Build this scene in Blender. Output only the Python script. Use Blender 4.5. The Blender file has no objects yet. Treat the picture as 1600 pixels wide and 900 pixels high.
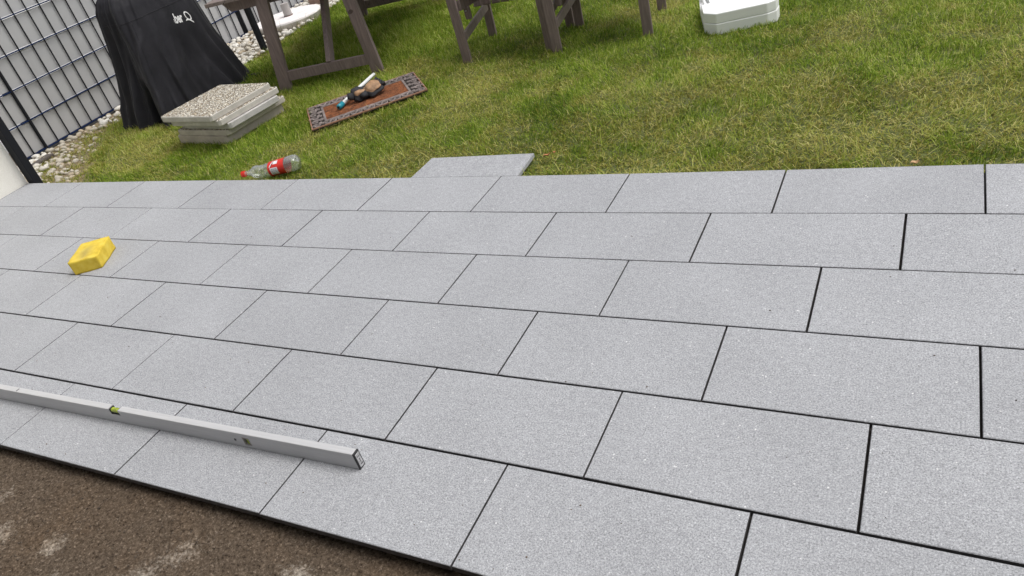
import bpy, bmesh, math, random
import numpy as np
from mathutils import Vector, Matrix, noise as mnoise
from mathutils.bvhtree import BVHTree

SC = bpy.context.scene
COL = SC.collection
rng = np.random.default_rng(7)
random.seed(5)
R = math.radians

# ------------------------------------------------------------------ camera
cam_d = bpy.data.cameras.new("camera")
cam = bpy.data.objects.new("camera", cam_d)
COL.objects.link(cam)
SC.camera = cam
cam_d.sensor_width = 36.0
cam_d.lens = 36.0 * 1190.637 / 1600.0
cam_d.clip_start = 0.05
cam_d.clip_end = 1000.0
Rw = [[0.876464, 0.415861, -0.242633], [0.055334, -0.587609, -0.807251], [-0.478278, 0.6941, -0.538029]]
M = Matrix(((Rw[0][0], -Rw[1][0], -Rw[2][0], 0.6751119),
            (Rw[0][1], -Rw[1][1], -Rw[2][1], -2.54569637),
            (Rw[0][2], -Rw[1][2], -Rw[2][2], 1.36083982),
            (0, 0, 0, 1)))
cam.matrix_world = M

# ------------------------------------------------------------------ light
SUN_EL, SUN_AZ = R(64), R(62)          # azimuth measured from +Y towards +X
w = bpy.data.worlds.new("World")
SC.world = w
w.use_nodes = True
nt = w.node_tree
sky = nt.nodes.new("ShaderNodeTexSky")
sky.sky_type = 'NISHITA'
sky.sun_disc = False
sky.sun_elevation = SUN_EL
sky.sun_rotation = SUN_AZ
sky.air_density = 1.0
sky.dust_density = 4.0
sky.ozone_density = 1.0
bg = nt.nodes["Background"]
bg.inputs["Strength"].default_value = 0.125
hsv = nt.nodes.new("ShaderNodeHueSaturation")     # overcast: the cloud cover is nearly white
hsv.inputs["Saturation"].default_value = 0.22
nt.links.new(sky.outputs[0], hsv.inputs["Color"])
nt.links.new(hsv.outputs[0], bg.inputs["Color"])
sun_d = bpy.data.lights.new("sun", 'SUN')
sun_d.energy = 1.2
sun_d.angle = R(32)
sun_d.color = (1.0, 0.965, 0.92)
sun = bpy.data.objects.new("sun", sun_d)
COL.objects.link(sun)
sdir = Vector((math.cos(SUN_EL) * math.sin(SUN_AZ), math.cos(SUN_EL) * math.cos(SUN_AZ), math.sin(SUN_EL)))
sun.rotation_euler = sdir.to_track_quat('Z', 'Y').to_euler()
SC.view_settings.view_transform = 'Standard'
SC.view_settings.look = 'None'
SC.view_settings.exposure = 0.38
SC.view_settings.gamma = 1.0

# ------------------------------------------------------------------ helpers
def link(o, parent=None):
    COL.objects.link(o)
    if parent is not None:
        o.parent = parent
    return o

def mesh_obj(name, verts, faces, mat=None, parent=None, smooth=False):
    me = bpy.data.meshes.new(name)
    me.from_pydata([tuple(v) for v in verts], [], [tuple(f) for f in faces])
    me.update()
    if mat is not None:
        me.materials.append(mat)
    if smooth:
        me.polygons.foreach_set('use_smooth', [True] * len(me.polygons))
    o = bpy.data.objects.new(name, me)
    return link(o, parent)

def bm_obj(name, bm, mat=None, parent=None, smooth=False):
    me = bpy.data.meshes.new(name)
    bmesh.ops.recalc_face_normals(bm, faces=bm.faces[:])
    bm.to_mesh(me)
    bm.free()
    if mat is not None:
        me.materials.append(mat)
    if smooth:
        me.polygons.foreach_set('use_smooth', [True] * len(me.polygons))
    o = bpy.data.objects.new(name, me)
    return link(o, parent)

def share(o, name=None, parent=None, mw=None):
    c = bpy.data.objects.new(name or o.name.split('.')[0], o.data)
    link(c, parent)
    if mw is not None:
        c.matrix_local = mw
    return c

def empty(name, loc=(0, 0, 0), rz=0.0):
    o = bpy.data.objects.new(name, None)
    o.location = loc
    o.rotation_euler = (0, 0, rz)
    o.empty_display_size = 0.1
    COL.objects.link(o)
    return o

def tag(o, label=None, cat=None, group=None, kind=None):
    if label: o['label'] = label
    if cat: o['category'] = cat
    if group: o['group'] = group
    if kind: o['kind'] = kind
    return o

def add_box(bm, a, b, bevel=0.0, mw=None, seg=1):
    """axis-aligned box a..b, optional bevel and transform"""
    vs = [bm.verts.new((x, y, z)) for z in (a[2], b[2]) for y in (a[1], b[1]) for x in (a[0], b[0])]
    idx = [(0, 2, 3, 1), (4, 5, 7, 6), (0, 1, 5, 4), (1, 3, 7, 5), (3, 2, 6, 7), (2, 0, 4, 6)]
    fs = [bm.faces.new([vs[i] for i in f]) for f in idx]
    geom = vs
    if bevel > 0:
        es = list({e for f in fs for e in f.edges})
        r = bmesh.ops.bevel(bm, geom=es, offset=bevel, segments=seg, affect='EDGES', profile=0.5)
        geom = list({v for f in r['faces'] for v in f.verts} | {v for v in vs if v.is_valid})
    if mw is not None:
        bmesh.ops.transform(bm, matrix=mw, verts=[v for v in geom if v.is_valid])
    return geom

def add_bar(bm, p, q, wd, th, up=(0, 0, 1), bevel=0.002):
    """plank from p to q: wd across (perpendicular to up), th along up"""
    p, q = Vector(p), Vector(q)
    d = q - p
    L = d.length
    x = d.normalized()
    z = Vector(up)
    z = (z - x * z.dot(x)).normalized()
    y = z.cross(x)
    mw = Matrix((( x.x, y.x, z.x, p.x), (x.y, y.y, z.y, p.y), (x.z, y.z, z.z, p.z), (0, 0, 0, 1)))
    return add_box(bm, (0, -wd / 2, -th / 2), (L, wd / 2, th / 2), bevel, mw)

def add_tube(bm, pts, rad, n=8, cap=True):
    pts = [Vector(p) for p in pts]
    rads = rad if isinstance(rad, (list, tuple)) else [rad] * len(pts)
    rings = []
    prev = None
    for i, p in enumerate(pts):
        t = (pts[min(i + 1, len(pts) - 1)] - pts[max(i - 1, 0)]).normalized()
        if prev is None:
            a = Vector((0, 0, 1)) if abs(t.z) < 0.9 else Vector((1, 0, 0))
            u = t.cross(a).normalized()
        else:
            u = (prev - t * prev.dot(t)).normalized()
        prev = u
        v = t.cross(u)
        rings.append([bm.verts.new(p + (u * math.cos(2 * math.pi * k / n) + v * math.sin(2 * math.pi * k / n)) * rads[i]) for k in range(n)])
    for a, b in zip(rings, rings[1:]):
        for k in range(n):
            bm.faces.new((a[k], a[(k + 1) % n], b[(k + 1) % n], b[k]))
    if cap:
        bm.faces.new(rings[0][::-1])
        bm.faces.new(rings[-1])

def vnoise(X, Y, scale, seed=0, oct=3):
    """numpy value noise in about 0..1"""
    X = np.asarray(X, float); Y = np.asarray(Y, float)
    out = np.zeros(X.shape); amp = 1.0; tot = 0.0
    for o in range(oct):
        r = np.random.default_rng(seed * 31 + o)
        T = r.random((256, 256))
        x = X / scale * 2 ** o + 17.3 * o + 1000; y = Y / scale * 2 ** o + 9.1 * o + 1000
        xi = np.floor(x).astype(int); yi = np.floor(y).astype(int)
        fx = x - xi; fy = y - yi
        fx = fx * fx * (3 - 2 * fx); fy = fy * fy * (3 - 2 * fy)
        g = lambda a, b: T[a % 256, b % 256]
        v = (g(xi, yi) * (1 - fx) + g(xi + 1, yi) * fx) * (1 - fy) + (g(xi, yi + 1) * (1 - fx) + g(xi + 1, yi + 1) * fx) * fy
        out += v * amp; tot += amp; amp *= 0.5
    return out / tot

# ------------------------------------------------------------------ materials
def new_mat(name):
    m = bpy.data.materials.new(name)
    m.use_nodes = True
    t = m.node_tree
    return m, t, t.nodes["Principled BSDF"]

def N(t, kind, **kw):
    n = t.nodes.new(kind)
    for k, v in kw.items():
        if k in n.inputs.keys():
            n.inputs[k].default_value = v
        else:
            setattr(n, k, v)
    return n

def ramp(t, fac, stops):
    r = t.nodes.new("ShaderNodeValToRGB")
    e = r.color_ramp.elements
    e[0].position, e[0].color = stops[0][0], (*stops[0][1], 1)
    e[1].position, e[1].color = stops[-1][0], (*stops[-1][1], 1)
    for p, c in stops[1:-1]:
        x = e.new(p); x.color = (*c, 1)
    t.links.new(fac, r.inputs[0])
    return r.outputs[0]

def mix(t, fac, a, b, blend='MIX'):
    m = t.nodes.new("ShaderNodeMix")
    m.data_type = 'RGBA'
    m.blend_type = blend
    for s, v in ((m.inputs[0], fac), (m.inputs[6], a), (m.inputs[7], b)):
        if hasattr(v, 'is_linked') or isinstance(v, bpy.types.NodeSocket):
            t.links.new(v, s)
        else:
            s.default_value = v if not isinstance(v, tuple) or len(v) == 4 else (*v, 1)
    return m.outputs[2]

def math_(t, op, a, b=0.0):
    m = t.nodes.new("ShaderNodeMath"); m.operation = op
    for s, v in ((m.inputs[0], a), (m.inputs[1], b)):
        if isinstance(v, bpy.types.NodeSocket): t.links.new(v, s)
        else: s.default_value = v
    return m.outputs[0]

def pos(t):
    g = t.nodes.new("ShaderNodeNewGeometry")
    return g.outputs["Position"]

def objco(t):
    g = t.nodes.new("ShaderNodeTexCoord")
    return g.outputs["Object"]

def noise_(t, vec, scale, detail=2, rough=0.5, out=0):
    n = N(t, "ShaderNodeTexNoise", Scale=scale, Detail=detail, Roughness=rough)
    t.links.new(vec, n.inputs["Vector"])
    return n.outputs[out]

def bump(t, bs, h, strength, dist):
    b = N(t, "ShaderNodeBump", Strength=strength, Distance=dist)
    t.links.new(h, b.inputs["Height"])
    t.links.new(b.outputs[0], bs.inputs["Normal"])
    return b

def simple(name, col, rough=0.6, metal=0.0, nscale=0, namt=0.0, bscale=0, bstr=0.0, bdist=0.001, spec=0.5):
    m, t, b = new_mat(name)
    b.inputs["Roughness"].default_value = rough
    b.inputs["Metallic"].default_value = metal
    b.inputs["Specular IOR Level"].default_value = spec
    b.inputs["Base Color"].default_value = (*col, 1)
    if nscale:
        n = noise_(t, objco(t), nscale, 4, 0.6)
        lo = tuple(c * (1 - namt) for c in col); hi = tuple(min(1, c * (1 + namt)) for c in col)
        t.links.new(ramp(t, n, [(0.3, lo), (0.7, hi)]), b.inputs["Base Color"])
    if bscale:
        bump(t, b, noise_(t, objco(t), bscale, 4, 0.6), bstr, bdist)
    return m

# paving concrete: pale grey with fine mineral speckle
def paving_material():
    m, t, b = new_mat("paving_concrete")
    P = pos(t)
    oi = t.nodes.new("ShaderNodeObjectInfo")
    n1 = noise_(t, P, 230, 3, 0.75)
    n2 = noise_(t, P, 420, 1, 0.5)
    n3 = noise_(t, P, 3.0, 4, 0.55)
    n4 = noise_(t, P, 55, 2, 0.6)
    s = math_(t, 'ADD', math_(t, 'MULTIPLY', n1, 0.62), math_(t, 'MULTIPLY', n2, 0.28))
    s = math_(t, 'ADD', s, math_(t, 'MULTIPLY', n4, 0.12))
    c = ramp(t, s, [(0.36, (0.160, 0.163, 0.170)), (0.46, (0.290, 0.296, 0.312)), (0.54, (0.375, 0.383, 0.403)), (0.68, (0.62, 0.63, 0.655))])
    # sparse pale and dark grains
    v = N(t, "ShaderNodeTexVoronoi", Scale=95.0); v.feature = 'F1'
    t.links.new(P, v.inputs["Vector"])
    dsp = ramp(t, noise_(t, P, 260, 2, 0.6), [(0.33, (1, 1, 1)), (0.40, (0, 0, 0))])
    c = mix(t, math_(t, 'MULTIPLY', dsp, 0.55), c, (0.12, 0.12, 0.125, 1))
    sel = ramp(t, noise_(t, P, 40, 1, 0.5), [(0.64, (0, 0, 0)), (0.70, (1, 1, 1))])
    spot = ramp(t, v.outputs["Distance"], [(0.16, (1, 1, 1)), (0.26, (0, 0, 0))])
    f = math_(t, 'MULTIPLY', sel, spot)
    c = mix(t, math_(t, 'MULTIPLY', f, 0.7), c, (0.80, 0.80, 0.80, 1))
    # slow cloudiness and slab-to-slab tone
    k = math_(t, 'ADD', math_(t, 'MULTIPLY', n3, 0.30), 0.85)
    k = math_(t, 'ADD', k, math_(t, 'MULTIPLY', oi.outputs["Random"], 0.055))
    comb = t.nodes.new("ShaderNodeCombineColor")
    for i in range(3): t.links.new(k, comb.inputs[i])
    c = mix(t, 1.0, c, comb.outputs[0], 'MULTIPLY')
    # scattered lime scuffs
    sc = ramp(t, noise_(t, P, 9, 6, 0.75), [(0.70, (0, 0, 0)), (0.76, (1, 1, 1))])
    c = mix(t, math_(t, 'MULTIPLY', sc, 0.35), c, (0.75, 0.75, 0.75, 1))
    # sawn flanks of the slabs are darker
    t.links.new(c, b.inputs["Base Color"])
    b.inputs["Roughness"].default_value = 0.72
    b.inputs["Specular IOR Level"].default_value = 0.35
    bump(t, b, n1, 0.35, 0.0015)
    return m

M_pave = paving_material()
M_flank = simple("dark_slab_flank", (0.085, 0.08, 0.082), 0.85, nscale=40, namt=0.35, bscale=200, bstr=0.3)  # darker than the slab tops
M_bed = simple("bedding_grit", (0.03, 0.027, 0.025), 0.95, nscale=300, namt=0.6, bscale=400, bstr=0.6)

# ------------------------------------------------------------------ terrace slabs
PITCH = 0.5891236
OFF = [0.80455739, 0.60528936, 0.40505404, 0.78860082, 0.58152794, 0.37972307]
CX = [0.00625, 0.00625, -0.00181, 0.00684, -0.01733, 0.0028, -0.08001, -0.03685, 0.00263, -0.0217, 0.06893, 0.1434]
CY = [-7e-05, -0.00461, -0.00749, -0.00373, -0.01807, 0.00976, 0.016, 0.02531, -0.00163, -0.00329, 0.03712, -0.01137]
IJ = [(i, j) for i in range(5) for j in range(3) if i + j <= 4]

def settle(X, Y):
    """slight drift of the laid courses from a perfect grid (1-3 cm)"""
    Yc = min(0.0, max(-1.8, Y))
    Xc = max(-3.95 - Yc * 1.08, min(0.8, X))
    x = (Xc + 1.5) / 3; y = (Yc + 0.9) / 0.9
    dx = sum(c * x ** i * y ** j for c, (i, j) in zip(CX, IJ))
    dy = sum(c * x ** i * y ** j for c, (i, j) in zip(CY, IJ))
    return X + dx, Y + dy

def slab_mesh(name, cs, z=0.0, th=0.018, ch=0.0016, parent=None):
    """slab from four plan corners (ccw) with chamfered arris; second material on its flanks"""
    c = [Vector((a, b, 0)) for a, b in cs]
    cen = sum(c, Vector()) / 4
    def inset(d):
        out = []
        for i in range(4):
            p, a, b = c[i], c[i - 1], c[(i + 1) % 4]
            e1 = (a - p).normalized(); e2 = (b - p).normalized()
            out.append(p + (e1 + e2) * d)
        return out
    top = [v + Vector((0, 0, z)) for v in inset(ch)]
    mid = [v + Vector((0, 0, z - ch)) for v in c]
    bot = [v + Vector((0, 0, z - th)) for v in c]
    vs = top + mid + bot
    fs = [(0, 1, 2, 3)] + [(4 + i, 4 + (i + 1) % 4, (i + 1) % 4, i) for i in range(4)] + \
         [(8 + i, 8 + (i + 1) % 4, 4 + (i + 1) % 4, 4 + i) for i in range(4)] + [(11, 10, 9, 8)]
    # origin at slab centre
    vs = [v - cen for v in vs]
    o = mesh_obj(name, vs, fs, M_pave, parent)
    o.data.materials.append(M_flank)
    for p in o.data.polygons:
        if p.index >= 5: p.material_index = 1
    o.location = cen
    return o

terrace = empty("terrace")
tag(terrace, kind='structure')
ROWJ = [0.0, 0.0030, 0.0042, 0.0050, 0.0062, 0.0075, 0.0]      # joint widths between courses
rj = random.Random(3)
for r in range(6):
    joints = {}
    for k in range(-6, 12):
        joints[k] = rj.uniform(0.0036, 0.0050) + (0.0026 if k < 0 else (0.0022 if k == 0 else 0.0008) if k <= 1 else (0.001 if k == 1 else min(.0022, .0004 * k)))
    for k in range(-5, 11):
        x1 = OFF[r] - PITCH * k; x0 = x1 - PITCH
        if x0 > 3.0 or x1 < -4.50: continue
        x0c = max(x0, -4.524)
        yt, yb = -0.3 * r, -0.3 * (r + 1)
        A = settle(x0c, yb); B = settle(x1, yb); C_ = settle(x1, yt); D = settle(x0c, yt)
        g1, g0 = joints[k] / 2, joints[k + 1] / 2
        gt, gb = ROWJ[r] / 2, ROWJ[r + 1] / 2
        if r == 5: gb = rj.uniform(-0.001, 0.0015)
        if r == 0: gt = rj.uniform(-0.001, 0.001)
        if x0c > x0: g0 = 0
        cs = [(max(A[0] + g0, -4.524), A[1] + gb), (B[0] - g1, B[1] + gb), (C_[0] - g1, C_[1] - gt), (max(D[0] + g0, -4.524), D[1] - gt)]
        slab_mesh("paving_slab", cs, z=rj.uniform(-0.0005, 0.0005), parent=terrace)

# loose slab lying on the grass against the terrace edge
loose = slab_mesh("loose_slab", [(-1.445, 0.0022), (-0.886, 0.0022), (-0.900, 0.210), (-1.441, 0.194)], z=0.0, th=0.018)
# it is a whole slab, tilted down a touch on its far side
loose.location.z = -0.007
for p_ in loose.data.polygons: p_.material_index = 0
tag(loose, "loose grey slab pushed against the far edge of the paving on the grass", "paving slab")

# bedding under the slabs
bm = bmesh.new()
add_box(bm, (-4.52, -1.775, -0.16), (3.2, -0.012, -0.0185))
o = bm_obj("bedding", bm, M_bed); tag(o, kind='structure')

# ------------------------------------------------------------------ ground sheets
def sand_material():
    m, t, b = new_mat("moist_sand")
    P = pos(t)
    n1 = noise_(t, P, 120, 4, 0.8)
    n2 = noise_(t, P, 4.5, 4, 0.6)
    c = ramp(t, n1, [(0.32, (0.014, 0.009, 0.006)), (0.44, (0.080, 0.059, 0.042)), (0.58, (0.135, 0.103, 0.075)), (0.70, (0.30, 0.24, 0.185))])
    c2 = ramp(t, n1, [(0.32, (0.20, 0.165, 0.13)), (0.62, (0.62, 0.56, 0.48))])
    a = t.nodes.new("ShaderNodeAttribute"); a.attribute_name = "pale"
    br = math_(t, 'ADD', a.outputs["Fac"], math_(t, 'MULTIPLY', math_(t, 'SUBTRACT', noise_(t, P, 95, 3, 0.8), 0.5), 1.9))
    f = ramp(t, br, [(0.38, (0, 0, 0)), (1.05, (.75, .75, .75))])
    c = mix(t, f, c, c2)
    red = ramp(t, n2, [(0.45, (1.0, 1.0, 1.0)), (0.75, (1.05, 0.98, 0.90))])
    c = mix(t, 1.0, c, red, 'MULTIPLY')
    t.links.new(c, b.inputs["Base Color"])
    b.inputs["Roughness"].default_value = 0.95
    b.inputs["Specular IOR Level"].default_value = 0.15
    bump(t, b, n1, 0.9, 0.004)
    return m
M_sand = sand_material()

def grid_mesh(name, xs, ys, Z, mat, attr=None, kind='structure', smooth=True):
    nx, ny = len(xs), len(ys)
    X, Y = np.meshgrid(xs, ys)
    co = np.stack([X, Y, Z], -1).reshape(-1, 3)
    i = np.arange(nx - 1)[None, :] + nx * np.arange(ny - 1)[:, None]
    q = np.stack([i, i + 1, i + 1 + nx, i + nx], -1).reshape(-1)
    nf = (nx - 1) * (ny - 1)
    me = bpy.data.meshes.new(name)
    me.vertices.add(len(co)); me.vertices.foreach_set('co', co.astype(np.float32).ravel())
    me.loops.add(nf * 4); me.loops.foreach_set('vertex_index', q.astype(np.int32))
    me.polygons.add(nf)
    me.polygons.foreach_set('loop_start', np.arange(0, nf * 4, 4, dtype=np.int32))
    me.polygons.foreach_set('loop_total', np.full(nf, 4, np.int32))
    me.polygons.foreach_set('use_smooth', np.full(nf, smooth))
    me.update()
    if attr:
        a = me.attributes.new(attr[0], 'FLOAT', 'POINT')
        a.data.foreach_set('value', attr[1].astype(np.float32).ravel())
    me.materials.append(mat)
    o = bpy.data.objects.new(name, me); link(o)
    tag(o, kind=kind)
    return o

xs = np.arange(-3.2, 0.6, 0.0048); ys = np.arange(-2.75, -1.74, 0.0048)
X, Y = np.meshgrid(xs, ys)
Z = -0.047 + (vnoise(X, Y, 0.35, 1, 3) - 0.5) * 0.020 + (vnoise(X, Y, 0.05, 2, 3) - 0.5) * 0.007 + (vnoise(X, Y, 0.010, 3, 2) - 0.5) * 0.0120
Z -= np.clip((-1.84 - Y) * 0.03, 0, 0.02)
for _ in range(70):      # little clods
    cx, cy, rr = rng.uniform(-3, .2), rng.uniform(-2.6, -1.85), rng.uniform(.006, .014)
    d = np.hypot(X - cx, Y - cy)
    Z += np.clip(1 - (d / rr) ** 2, 0, None) * rr * 0.55
pale = np.zeros(X.shape)
def patch(cx, cy, lx, ly, ang, amt):
    ca, sa = math.cos(ang), math.sin(ang)
    u = (X - cx) * ca + (Y - cy) * sa; v = -(X - cx) * sa + (Y - cy) * ca
    return amt * np.exp(-((u / (lx * 1.2)) ** 2 + (v / (ly * 1.5)) ** 2 + 1.6 * (vnoise(X, Y, .06, 77, 3) - .5)))
for a in ((-1.01, -1.955, .10, .028, .9, .62), (-.93, -1.93, .04, .02, .8, .35), (-1.44, -2.02, .05, .03, .2, .6), (-1.66, -2.04, .07, .03, .7, .5),
          (-1.62, -2.13, .05, .04, .7, .75), (-.61, -1.90, .055, .028, -.2, .62), (-1.80, -1.93, .05, .03, .6, .45), (-1.31, -2.11, .05, .03, .3, .5), (-1.1, -2.04, .06, .03, .5, .4), (-.75, -2.02, .05, .03, .1, .3)):
    pale += 1.0 * patch(*a)
grid_mesh("sand_bed", xs, ys, Z, M_sand, ("pale", pale))
# loose crumbs on the sand
gvs, gfs = [], []
ncr = 9000
gx_ = rng.uniform(-2.6, .15, ncr); gy_ = rng.uniform(-2.55, -1.81, ncr)
ix_ = np.clip(((gx_ + 3.2) / .0048).astype(int), 0, Z.shape[1] - 1); iy_ = np.clip(((gy_ + 2.75) / .0048).astype(int), 0, Z.shape[0] - 1)
gz_ = Z[iy_, ix_]
for a_, b_, c_ in zip(gx_, gy_, gz_):
    r_ = .0011 + .0034 * random.random() ** 3
    b0 = len(gvs); th_ = random.uniform(0, 6.28)
    for q_ in range(4): gvs.append((a_ + r_ * math.cos(th_ + q_ * 1.57) * random.uniform(.8, 1.2), b_ + r_ * math.sin(th_ + q_ * 1.57) * random.uniform(.8, 1.2), c_ + r_ * .4))
    gvs += [(a_, b_, c_ + r_ * 1.3), (a_, b_, c_ - r_ * .4)]
    for q_ in range(4): gfs += [(b0 + q_, b0 + (q_ + 1) % 4, b0 + 4), (b0 + (q_ + 1) % 4, b0 + q_, b0 + 5)]
M_crumb = simple("sand_crumb", (0.15, 0.115, 0.085), 0.95, nscale=60, namt=.75)
o = mesh_obj("sand_crumbs", gvs, gfs, M_crumb); tag(o, "loose sandy crumbs lying on the brown sand bed", "sand crumbs", kind='stuff')
gvs, gfs = [], []
for _ in range(260):
    a_, b_ = rng.uniform(-3.2, 1.2), -1.78 + 1.75 * rng.random() ** 2.2
    r_ = .0008 + .0022 * random.random() ** 2; b0 = len(gvs)
    gvs += [(a_ + r_, b_, .0004 + r_ * .4), (a_, b_ + r_, .0004 + r_ * .4), (a_ - r_, b_, .0004 + r_ * .4), (a_, b_ - r_ * .8, .0004 + r_ * .4), (a_, b_, r_ * 1.2), (a_, b_, -.0004)]
    for q_ in range(4): gfs += [(b0 + q_, b0 + (q_ + 1) % 4, b0 + 4), (b0 + (q_ + 1) % 4, b0 + q_, b0 + 5)]
o = mesh_obj("grit", gvs, gfs, M_crumb); tag(o, "a few grains of grit scattered on the grey paving", "grit", kind='stuff')
# wider sand outside the picture
bm = bmesh.new()
add_box(bm, (-4.5, -7.0, -0.2), (4.0, -1.70, -0.075))
o = bm_obj("sand_base", bm, M_sand); tag(o, kind='structure')

def soil_material():
    m, t, b = new_mat("lawn_soil")
    P = pos(t)
    n = noise_(t, P, 60, 4, 0.7)
    n2 = noise_(t, P, 2.2, 3, 0.6)
    c = ramp(t, n, [(0.3, (0.06, 0.062, 0.020)), (0.7, (0.19, 0.18, 0.075))])
    c2 = ramp(t, n, [(0.3, (0.05, 0.07, 0.016)), (0.7, (0.12, 0.17, 0.040))])
    c = mix(t, n2, c, c2)
    t.links.new(c, b.inputs["Base Color"])
    b.inputs["Roughness"].default_value = 0.95
    bump(t, b, n, 0.8, 0.01)
    return m
M_soil = soil_material()
bm = bmesh.new()
add_box(bm, (-300, -300, -2.0), (300, 300, -0.20))
o = bm_obj("ground", bm, M_soil); tag(o, kind='structure')
xs = np.arange(-5.6, 6.0, 0.05); ys = np.arange(-0.02, 9.0, 0.05)
X, Y = np.meshgrid(xs, ys)
def lawn_z(X, Y):
    Z = -0.040 + (vnoise(X, Y, 0.6, 5, 2) - 0.5) * 0.016
    Z = Z - 0.018 * np.clip((pebble_x(Y) + 0.06 - X) / 0.12, 0, 1)
    return Z
PY = np.array([-1, 0, .28, .53, .74, .91, 1.2, 1.4, 1.7, 2.0, 2.3, 2.6, 2.8, 3.2, 3.6, 4.2, 9])
PX = np.array([-4.0, -4.0, -4.25, -4.54, -4.75, -4.85, -4.88, -4.92, -4.68, -4.50, -4.48, -4.56, -4.60, -4.60, -4.70, -4.85, -4.9])
def pebble_x(Y):
    return np.interp(Y, PY, PX)
grid_mesh("lawn_ground", xs, ys, lawn_z(X, Y), M_soil)

# ------------------------------------------------------------------ grass
CAMP = np.array([0.6751, -2.5457, 1.3608]); RW = np.array(Rw)
def in_view(x, y, z=0.0, m=90):
    P = np.stack([x, y, np.full_like(x, z)], -1) - CAMP
    c = P @ RW.T
    u = 800 + 1190.6 * c[:, 0] / c[:, 2]; v = 450 + 1190.6 * c[:, 1] / c[:, 2]
    return (c[:, 2] > 0) & (u > -m) & (u < 1600 + m) & (v > -m * 1.6) & (v < 900 + m)

def grass_material():
    m, t, b = new_mat("grass_blades")
    a = t.nodes.new("ShaderNodeAttribute"); a.attribute_name = "tone"
    d = t.nodes.new("ShaderNodeAttribute"); d.attribute_name = "dry"
    g = ramp(t, a.outputs["Fac"], [(0.0, (0.048, 0.105, 0.008)), (0.22, (0.110, 0.215, 0.014)), (0.5, (0.205, 0.325, 0.022)), (0.8, (0.38, 0.49, 0.060)), (1.0, (0.62, 0.66, 0.22))])
    s = ramp(t, a.outputs["Fac"], [(0.0, (0.17, 0.125, 0.022)), (0.5, (0.42, 0.345, 0.085)), (1.0, (0.74, 0.66, 0.30))])
    c = mix(t, d.outputs["Fac"], g, s)
    t.links.new(c, b.inputs["Base Color"])
    b.inputs["Roughness"].default_value = 0.6
    b.inputs["Specular IOR Level"].default_value = 0.12
    tr = N(t, "ShaderNodeBsdfTranslucent")
    t.links.new(c, tr.inputs[0])
    ms = N(t, "ShaderNodeMixShader"); ms.inputs[0].default_value = 0.35
    t.links.new(b.outputs[0], ms.inputs[1]); t.links.new(tr.outputs[0], ms.inputs[2])
    t.links.new(ms.outputs[0], t.nodes["Material Output"].inputs[0])
    return m
M_grass = grass_material()

def rect_mask(x, y, cx, cy, hx, hy, ang):
    ca, sa = math.cos(ang), math.sin(ang)
    u = (x - cx) * ca + (y - cy) * sa; v = -(x - cx) * sa + (y - cy) * ca
    return (np.abs(u) < hx) & (np.abs(v) < hy)

def blades(name, x, y, h, lean, az, width, tone, dry, curl, zbase):
    n = len(x)
    dx, dy = np.cos(az), np.sin(az)
    # width direction: perpendicular-ish with random twist
    wa = az + np.pi / 2 + rng.uniform(-.7, .7, n)
    wx, wy = np.cos(wa) * width / 2, np.sin(wa) * width / 2
    co = np.zeros((n, 5, 3), np.float32)
    def pt(f):
        L = lean + curl * f
        return x + dx * h * f * np.sin(L), y + dy * h * f * np.sin(L), zbase + h * f * np.cos(L)
    for i, (f, ws, sgn) in enumerate(((0, 1, -1), (0, 1, 1), (.55, .8, 1), (.55, .8, -1), (1, 0, 0))):
        a, b_, c = pt(f)
        co[:, i, 0] = a + wx * ws * sgn; co[:, i, 1] = b_ + wy * ws * sgn; co[:, i, 2] = c
    base = (np.arange(n) * 5)[:, None]
    loops = np.concatenate([base + np.array([0, 1, 2, 3]), base + np.array([3, 2, 4])], 1).ravel()
    ls = np.stack([np.arange(n) * 7, np.arange(n) * 7 + 4], 1).ravel(); lt = np.tile([4, 3], n)
    me = bpy.data.meshes.new(name)
    me.vertices.add(n * 5); me.vertices.foreach_set('co', co.ravel())
    me.loops.add(n * 7); me.loops.foreach_set('vertex_index', loops.astype(np.int32))
    me.polygons.add(n * 2)
    me.polygons.foreach_set('loop_start', ls.astype(np.int32)); me.polygons.foreach_set('loop_total', lt.astype(np.int32))
    me.update()
    for nm, arr in (("tone", tone), ("dry", dry)):
        a = me.attributes.new(nm, 'FLOAT', 'POINT')
        a.data.foreach_set('value', np.repeat(arr, 5).astype(np.float32))
    me.materials.append(M_grass)
    o = bpy.data.objects.new(name, me); link(o)
    return o

def lawn_points(n, x0=-5.1, x1=1.9, y0=0.004, y1=6.2):
    x = rng.uniform(x0, x1, n); y = rng.uniform(y0, y1, n)
    k = in_view(x, y)
    x, y = x[k], y[k]
    px = pebble_x(y)
    edge = (x - px)
    k = edge > (rng.random(len(x)) ** 1.3 * 0.75 - 0.22) * np.where(y < 0.9, 1.0, 0.55)
    k |= (edge > -.75) & (y < 1.0) & (rng.random(len(x)) < .20 * np.clip(vnoise(x, y, .12, 91, 2) * 3 - .9, 0, 1))
    k &= ~rect_mask(x, y, -1.167, .10, .268, .095, 0.03)
    k &= ~rect_mask(x, y, -4.33, 1.31, .25, .43, 0)
    k &= ~rect_mask(x, y, -2.425, 1.030, .350, .192, .60)
    k &= ~rect_mask(x, y, -3.33, .80, .24, .24, -.1)
    k &= ~rect_mask(x, y, -.34, 1.87, .195, .20, .33)
    k &= np.hypot(x + 4.93, y - 3.24) > .33
    return x[k], y[k]

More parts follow.
